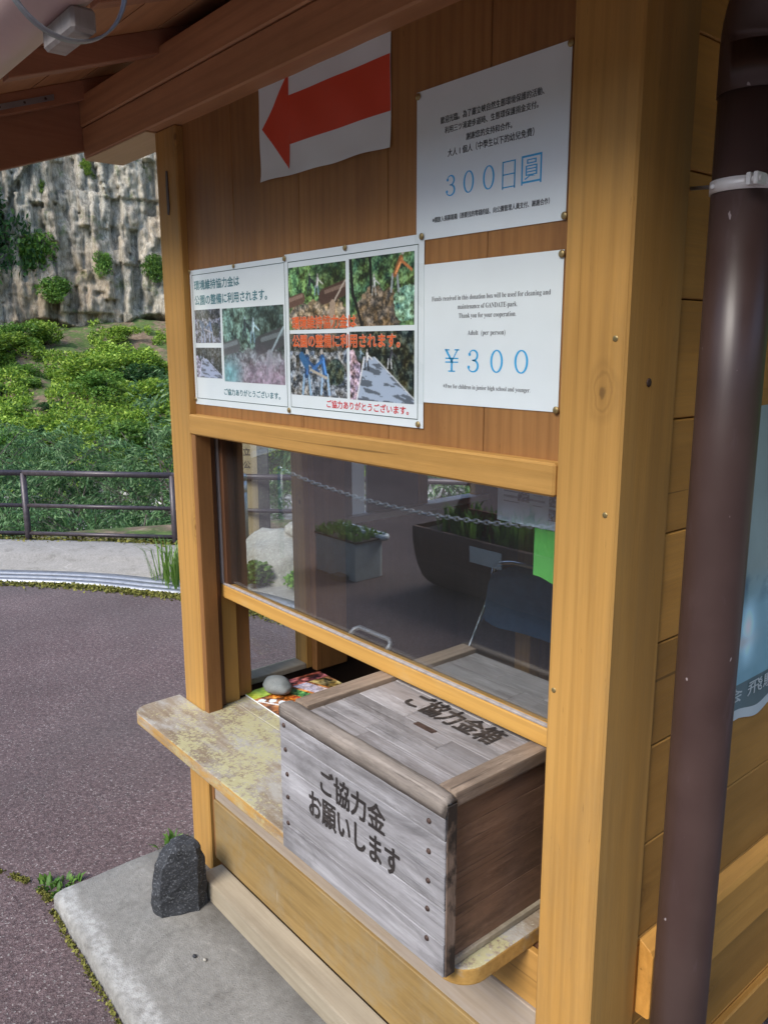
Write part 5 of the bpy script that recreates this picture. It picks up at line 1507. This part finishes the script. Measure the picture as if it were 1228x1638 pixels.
def leaf_cluster(name, pts, dirs, L, W, mat, seed, parent=None, org=None, jit=0.7):
    rng = np.random.default_rng(seed)
    n = len(pts)
    d = dirs + rng.normal(size=(n, 3)) * jit; d /= np.linalg.norm(d, axis=1)[:, None]
    V, Fc = leaf_arrays(pts, d, L * rng.uniform(0.6, 1.3, n), W * rng.uniform(0.6, 1.3, n), rng)
    return np_mesh(name, V, Fc, mat, parent, org=org)
def bush_proto(seed, n, mat, leafL, leafW, lumps=9, droop=0.0):
    """unit bush about 1 m wide at the origin: foliage mesh with a few stems"""
    rng = np.random.default_rng(seed)
    C = []
    for k in range(lumps):
        a = rng.uniform(0, 2 * math.pi); r = rng.uniform(0.0, 0.36)
        C.append((r * math.cos(a), r * math.sin(a), rng.uniform(0.12, 0.62), rng.uniform(0.16, 0.30)))
    P = []; D = []
    for (x, y, z, s) in C:
        m = int(n / lumps)
        v = rng.normal(size=(m, 3)); v /= np.linalg.norm(v, axis=1)[:, None]
        q = s * rng.uniform(0.55, 1.08, m)[:, None] * v
        q[:, 2] *= 0.8
        P.append(np.array([x, y, z]) + q); D.append(v * 0.7 + np.array([0, 0, 0.1 - droop]))
    P = np.concatenate(P); D = np.concatenate(D)
    fo = leaf_cluster('foliage', P, D, leafL, leafW, mat, seed + 1)
    mb = MB()
    for (x, y, z, s) in C:
        mb.tube([(0.02 * x, 0.02 * y, -0.02), (x * 0.5, y * 0.5, z * 0.45), (x, y, z)], [0.022, 0.014, 0.006], 5)
    st = mb.build('stems', 'bark')
    return fo, st
PROT = {}
for i in range(3):
    PROT['bright%d' % i] = bush_proto(100 + i, 2600, 'leafbright', 0.075, 0.038)
    PROT['mid%d' % i] = bush_proto(120 + i, 2600, 'leafmid', 0.07, 0.034)
    PROT['deep%d' % i] = bush_proto(140 + i, 2800, 'leafdeep', 0.065, 0.03)
def place_bush(key, loc, size, rz, label, group=None, name='bush', sz=1.0, rock=False):
    fo, st = PROT[key]
    r = bpy.data.objects.new(name, None); COL.objects.link(r)
    r.location = loc; r.rotation_euler = (0, 0, rz); r.scale = (size, size, size * sz)
    tag(r, label, 'bush', group)
    for s_, nm in (((fo, 'foliage'),) if rock else ((fo, 'foliage'), (st, 'stems'))):
        c = s_.copy(); c.name = nm; COL.objects.link(c); c.parent = r
    return r
def hz(az, r): return float(hill_z(np.array([az]), np.array([r]))[0])
# bushes on the rock face and at its foot, each with its own place, worked out from image pixels
for key, az, r, z, size, lab in (
    ('deep0', 75.2, 48.4, 5.6, 5.0, 'dark green ivy-like bush covering the far left of the rock face'),
    ('deep1', 76.2, 48.2, 9.0, 4.2, 'upper dark bush hanging on the rock face above the ivy mass'),
    ('deep2', 75.6, 48.6, 2.9, 3.6, 'dark bush at the foot of the ivy mass on the rock'),
    ('mid0', 72.4, 48.0, 5.4, 3.4, 'round shrub growing from the middle of the grey rock face'),
    ('mid1', 71.4, 47.8, 3.4, 2.8, 'lower shrub under the round shrub at the foot of the rock'),
    ('mid2', 73.6, 47.6, 1.2, 3.2, 'loose shrub on the bare soil below the rock face'),
    ('mid0', 68.2, 48.2, 5.4, 1.5, 'small shrub clinging to the pale rock near the booth post'),
    ('mid1', 65.3, 48.4, 4.6, 2.2, 'shrub on the rock face right beside the booth post'),
    ('bright0', 68.9, 49.0, 10.6, 1.0, 'tiny yellow-green tuft high on the rock face'),
    ('bright1', 71.6, 49.0, 9.6, 0.8, 'tiny yellow-green tuft on the rock above the round shrub')):
    ia = int(np.argmin(np.abs(az_c - az))); iz = int(np.argmin(np.abs(z_c - z - 0.3 * size)))
    place_bush(key, polar(az, float(Rc[ia, iz]) + 0.05 * size, z), size, az, lab, rock=True, sz=0.75 + 0.8 * ((az * 7.3) % 1.0))
rb = random.Random(11)
kinds = {'bright': 'yellow-green bush on the sunlit slope below the rock', 'mid': 'mid-green bush on the slope across the river', 'deep': 'dark green bush on the slope across the river'}
for i in range(150):
    az = rb.uniform(40, 84); r = 24 + 22 * rb.random() ** 0.8
    kk = rb.choices(['bright', 'mid', 'deep'], [5, 3, 0.6])[0]
    if 63 < az < 72 and r > 40: 
        if rb.random() < 0.7: continue
    s = rb.uniform(1.2, 3.0)
    place_bush(kk + str(rb.randrange(3)), polar(az, r, hz(az, r) - 0.15), s, rb.uniform(0, 6.28), kinds[kk], kk + ' bushes on the far slope', sz=rb.uniform(0.5, 0.8))
for k_ in list(PROT):
    for o in PROT[k_]: COL.objects.unlink(o)
# low undergrowth over the far slope
rng = np.random.default_rng(77)
n = 150000
az = rng.uniform(42, 84, n); r = 22.5 + 26 * rng.random(n) ** 0.75
dens = fbm(az * 0.55, r * 0.35, 90, 3)
keep = (dens > 0.36 + 0.36 * np.clip((r - 36) / 10, 0, 1) * (az < 74)) 
az, r = az[keep], r[keep]
z = hill_z(az, r)
P = np.stack([PX - r * np.sin(np.radians(az)), PY + r * np.cos(np.radians(az)), z + rng.uniform(0.0, 0.35, len(az))], -1)
D = np.tile(np.array([0, 0, 0.4]), (len(P), 1))
tag(leaf_cluster('undergrowth', P, D, 0.17, 0.085, 'leafbright', 78, jit=0.8), kind='stuff')

# trees on the near bank, behind the railing
def tree_proto(seed, H, spread, nleaf, mat='leafdark', L=0.10, W=0.026):
    rng = np.random.default_rng(seed); rr = random.Random(seed)
    mb = MB(); P = []; D = []
    def limb(p, d, ln, r, depth):
        pts = [Vector(p)]; dd = Vector(d).normalized()
        k = 5
        for i in range(k):
            dd = (dd + Vector((rr.uniform(-.22, .22), rr.uniform(-.22, .22), rr.uniform(-.10, .16) if depth < 2 else rr.uniform(-.28, .04)))).normalized()
            pts.append(pts[-1] + dd * ln / k)
        rs = [r * (1 - 0.75 * i / k) for i in range(k + 1)]
        mb.tube(pts, rs, 6 if depth < 2 else 4)
        if depth == 3:
            per = nleaf
            for _ in range(per):
                t = rr.uniform(0.1, 1.0); i = min(int(t * k), k - 1); q = pts[i].lerp(pts[i + 1], t * k - i)
                P.append(q + Vector((rr.gauss(0, .05), rr.gauss(0, .05), rr.gauss(0, .04)))); D.append(dd + Vector((rr.gauss(0, .5), rr.gauss(0, .5), -0.35 + rr.gauss(0, .35))))
            return
        nb = {0: 10, 1: 4, 2: 4}[depth]
        for b in range(nb):
            t = rr.uniform(0.28, 1.0) if depth == 0 else rr.uniform(0.25, 1.0); i = min(int(t * k), k - 1); q = pts[i].lerp(pts[i + 1], t * k - i)
            a = b / nb * 6.28 + rr.uniform(-.5, .5)
            side = Vector((math.cos(a), math.sin(a), 0)) if depth == 0 else Vector((rr.gauss(0, 1), rr.gauss(0, 1), rr.gauss(0, .5))).normalized()
            nd = (dd * 0.55 + side * (0.9 if depth == 0 else 0.75)).normalized()
            limb(q, nd, ln * {0: spread / H, 1: 0.55, 2: 0.55}[depth] * rr.uniform(0.7, 1.15), rs[i] * 0.55, depth + 1)
    limb((0, 0, -0.3), (rr.uniform(-.1, .1), rr.uniform(-.1, .1), 1), H, 0.055 * H / 4, 0)
    tr = mb.build('trunk', 'bark')
    P = np.array([tuple(p) for p in P]); D = np.array([tuple(d) for d in D])
    cr = leaf_cluster('crown', P, D / (np.linalg.norm(D, axis=1)[:, None] + 1e-9), L, W, mat, seed + 3, jit=0.25)
    return cr, tr
TP = [tree_proto(201, 3.6, 2.2, 56), tree_proto(202, 4.2, 2.5, 60), tree_proto(203, 3.2, 2.2, 56)]
tl = random.Random(21)
def place_tree(i, az, r, top, label, group=None, rz=None, base=None):
    cr, tr = TP[i]
    zb = hz(az, r)
    zmax = max(v.co.z for v in cr.data.vertices)
    s = (top - zb) / zmax
    o = bpy.data.objects.new('riverside_tree', None); COL.objects.link(o)
    o.location = polar(az, r, zb); o.rotation_euler = (0, 0, tl.uniform(0, 6.28) if rz is None else rz); o.scale = (max(s, 0.62),) * 2 + (s,)
    tag(o, label, 'tree', group)
    for s_, nm in ((cr, 'crown'), (tr, 'trunk')):
        c = s_.copy(); c.name = nm; COL.objects.link(c); c.parent = o
    return o
TREES = [(0, 75.6, 10.4, 0.40, 'blue-green tree behind the railing at its bent end'),
         (1, 73.0, 9.9, 0.0, 'low blue-green tree right behind the railing corner post'),
         (2, 70.6, 10.8, 0.55, 'blue-green tree rising over the middle of the railing'),
         (0, 68.0, 9.6, 0.1, 'thin-trunked tree between the two railing posts'),
         (1, 66.2, 11.0, 0.95, 'tallest blue-green tree beside the booth post'),
         (2, 64.6, 10.0, 0.6, 'blue-green tree half hidden by the booth post'),
         (0, 73.8, 12.8, 0.25, 'blue-green tree further back beyond the bent railing'),
         (1, 68.8, 13.2, 0.55, 'blue-green tree further back, between two nearer ones'),
         (1, 71.8, 14.6, 0.2, 'blue-green tree standing farthest back near the riverbed'),
         (2, 78.5, 10.8, 0.8, 'blue-green tree beyond the left side of the railing'),
         (0, 80.5, 12.4, 0.9, 'blue-green tree at the outer left of the bank'),
         (2, 62.6, 11.6, 1.3, 'blue-green tree behind the booth corner'),
         (1, 47.6, 9.6, 2.2, 'bushy tree seen through the high side window'),
         (0, 45.4, 10.2, 2.6, 'taller tree seen through the high side window')]
for (i, az, r, top, lab) in TREES: place_tree(i, az, r, top, lab)
for cr, tr in TP: COL.objects.unlink(cr); COL.objects.unlink(tr)

# gateway pillars, boulder and plants seen through the side window
gp = thing('name_pillar', 'pale wooden name pillar with brushed characters beside the dark stone pillar', 'pillar', (-4.97, 2.25, ZA))
def rotbox(cx, cy, hw, hd, z0, z1, ang, b=0.005):
    c, s = math.cos(ang), math.sin(ang)
    return MB().prism([(cx + c * u - s * v, cy + s * u + c * v) for u, v in ((-hw, -hd), (hw, -hd), (hw, hd), (-hw, hd))], z0, z1, 'z', b, 1)
PA = rad(58)
rotbox(-4.97, 2.25, 0.105, 0.06, ZA, 1.30, PA).build('board', 'signwood', gp)
ea = Vector((math.cos(PA), math.sin(PA), 0)); nv = Vector((math.sin(PA), -math.cos(PA), 0))
for k, chh in enumerate('巌立公園'):
    o0 = Vector((-4.97, 2.25, 0.86 - 0.105 * k)) + nv * 0.0615 - ea * 0.005
    lettering(chh, o0, ea, Z, 0.055, 0.06, 'greyink', gp, 0.01)
dp = rotbox(-4.905, 2.375, 0.052, 0.07, ZA, 1.25, PA, 0.008).build('stone_pillar', 'darkstone', org=(-4.905, 2.375, ZA))
tag(dp, 'narrow dark mossy stone pillar beside the pale wooden name pillar', 'pillar')
sp = thing('steel_bollard', 'galvanised steel bollard with a rusty band in front of the name pillar', 'bollard', (-4.672, 2.02, ZA))
MB().tube([(-4.672, 2.02, ZA), (-4.672, 2.02, 0.635)], 0.063, 24).build('tube', 'steel', sp)
MB().lathe((-4.672, 2.02, 0.635), [(0.066, -0.025), (0.066, 0.008), (0.055, 0.022), (0.02, 0.030)], 'z', 24).build('cap', 'steel', sp)
MB().tube([(-4.672, 2.02, 0.52), (-4.672, 2.02, 0.575)], 0.0645, 24).build('rust_band', 'paperbrown', sp)
bo = MB(); bo.rock((-4.17, 2.08, 0.02), (0.37, 0.30, 0.27), 5, 4, 0.22, 1.2)
tag(bo.build('boulder', 'boulder', org=(-4.22, 2.02, ZA)), 'pale rounded boulder outside the side window, carrying a small stone', 'boulder')
bo = MB(); bo.rock((-4.07, 2.12, 0.315), (0.085, 0.075, 0.055), 9, 3, 0.18, 1.3)
tag(bo.build('balanced_stone', 'boulder', org=(-4.07, 2.12, 0.26)), 'small flat stone balanced on top of the pale boulder', 'stone')
PR2 = bush_proto(300, 900, 'blade', 0.16, 0.10, 10)
for (x, y, s, lab) in ((-3.98, 1.80, 0.30, 'pale green leafy plant in front of the boulder'), (-4.42, 1.78, 0.34, 'green leafy plant at the foot of the steel bollard'), (-3.72, 1.95, 0.30, 'leafy plant right of the boulder beside the drain')):
    r = bpy.data.objects.new('leafy_plant', None); COL.objects.link(r); r.location = (x, y, ZA + 0.03); r.scale = (s, s, s * 0.8); r.rotation_euler = (0, 0, x * 5)
    tag(r, lab, 'plant')
    for s_, nm in zip(PR2, ('foliage', 'stems')):
        c = s_.copy(); c.name = nm; COL.objects.link(c); c.parent = r
for o in PR2: COL.objects.unlink(o)

# weeds, moss
def weed(name, spots, label, seed, hmin, hmax, wd, n, spread, mat='blade', droop=0.6):
    o = tuft_mesh(name, spots, hmin, hmax, wd, n, mat, spread, seed, org=spots[0], droop=droop)
    return tag(o, label, 'plant')
weed('grass_tuft', [(-4.62, 1.36, -0.04), (-4.50, 1.42, -0.04), (-4.42, 1.36, -0.045)], 'long bright grass tuft by the drain beside the booth post', 31, 0.12, 0.44, 0.012, 30, 0.10)
weed('weed', [(-1.665, -0.385, ZA), (-1.690, -0.345, ZA), (-1.72, -0.40, ZA)], 'small weed at the outer corner of the concrete step', 32, 0.012, 0.032, 0.013, 24, 0.032, 'leafmid', 1.2)
weed('weed', [(-1.640, -0.030, ZA), (-1.655, 0.0, ZA)], 'small weed between the step and the booth post', 33, 0.02, 0.06, 0.012, 24, 0.03, 'leafmid', 1.0)
rng = np.random.default_rng(55)
P = []
for k in range(1300):      # along the step's front edge
    x = -1.6 + 1.7 * rng.random(); 
    if vnoise(np.array([x * 5]), np.array([0.0]), 3)[0] < 0.42: continue
    P.append((x, step_edge(x) - 0.013 - abs(rng.normal()) * 0.006, ZA + rng.uniform(0, 0.012)))
for k in range(1500):      # along the joint running out from the corner
    t = rng.random(); x = -1.64 - 0.62 * t; y = -0.42 - 0.17 * t + 0.02 * math.sin(t * 9)
    if vnoise(np.array([t * 11]), np.array([0.0]), 6)[0] < 0.45: continue
    P.append((x + rng.normal() * 0.006, y + rng.normal() * 0.006, ZA + 0.002 + rng.uniform(0, 0.004)))
LL = offset_line(EL, -0.01)
for k in range(4500):      # along the drain
    i = rng.integers(20, len(LL) - 20); t = rng.random(); p = LL[i].lerp(LL[i + 1], t)
    P.append((p.x + rng.normal() * 0.035, p.y + rng.normal() * 0.035, ZA + rng.uniform(0.0, 0.012)))
LL = offset_line(EL, 0.97)
for k in range(9000):
    i = rng.integers(16, len(LL) - 20); t = rng.random(); p = LL[i].lerp(LL[i + 1], t)
    P.append((p.x + rng.normal() * 0.06, p.y + rng.normal() * 0.06, ZA + rng.uniform(0.03, 0.10)))
P = np.array(P); D = rng.normal(size=(len(P), 3)); D[:, 2] = np.abs(D[:, 2])
dist = np.hypot(P[:, 0] - 0.7, P[:, 1] + 1.0)
tag(leaf_cluster('moss', P, D / np.linalg.norm(D, axis=1)[:, None], 0.011 + 0.0045 * np.maximum(dist - 2.2, 0), 0.008 + 0.003 * np.maximum(dist - 2.2, 0), 'moss', 56), kind='stuff')
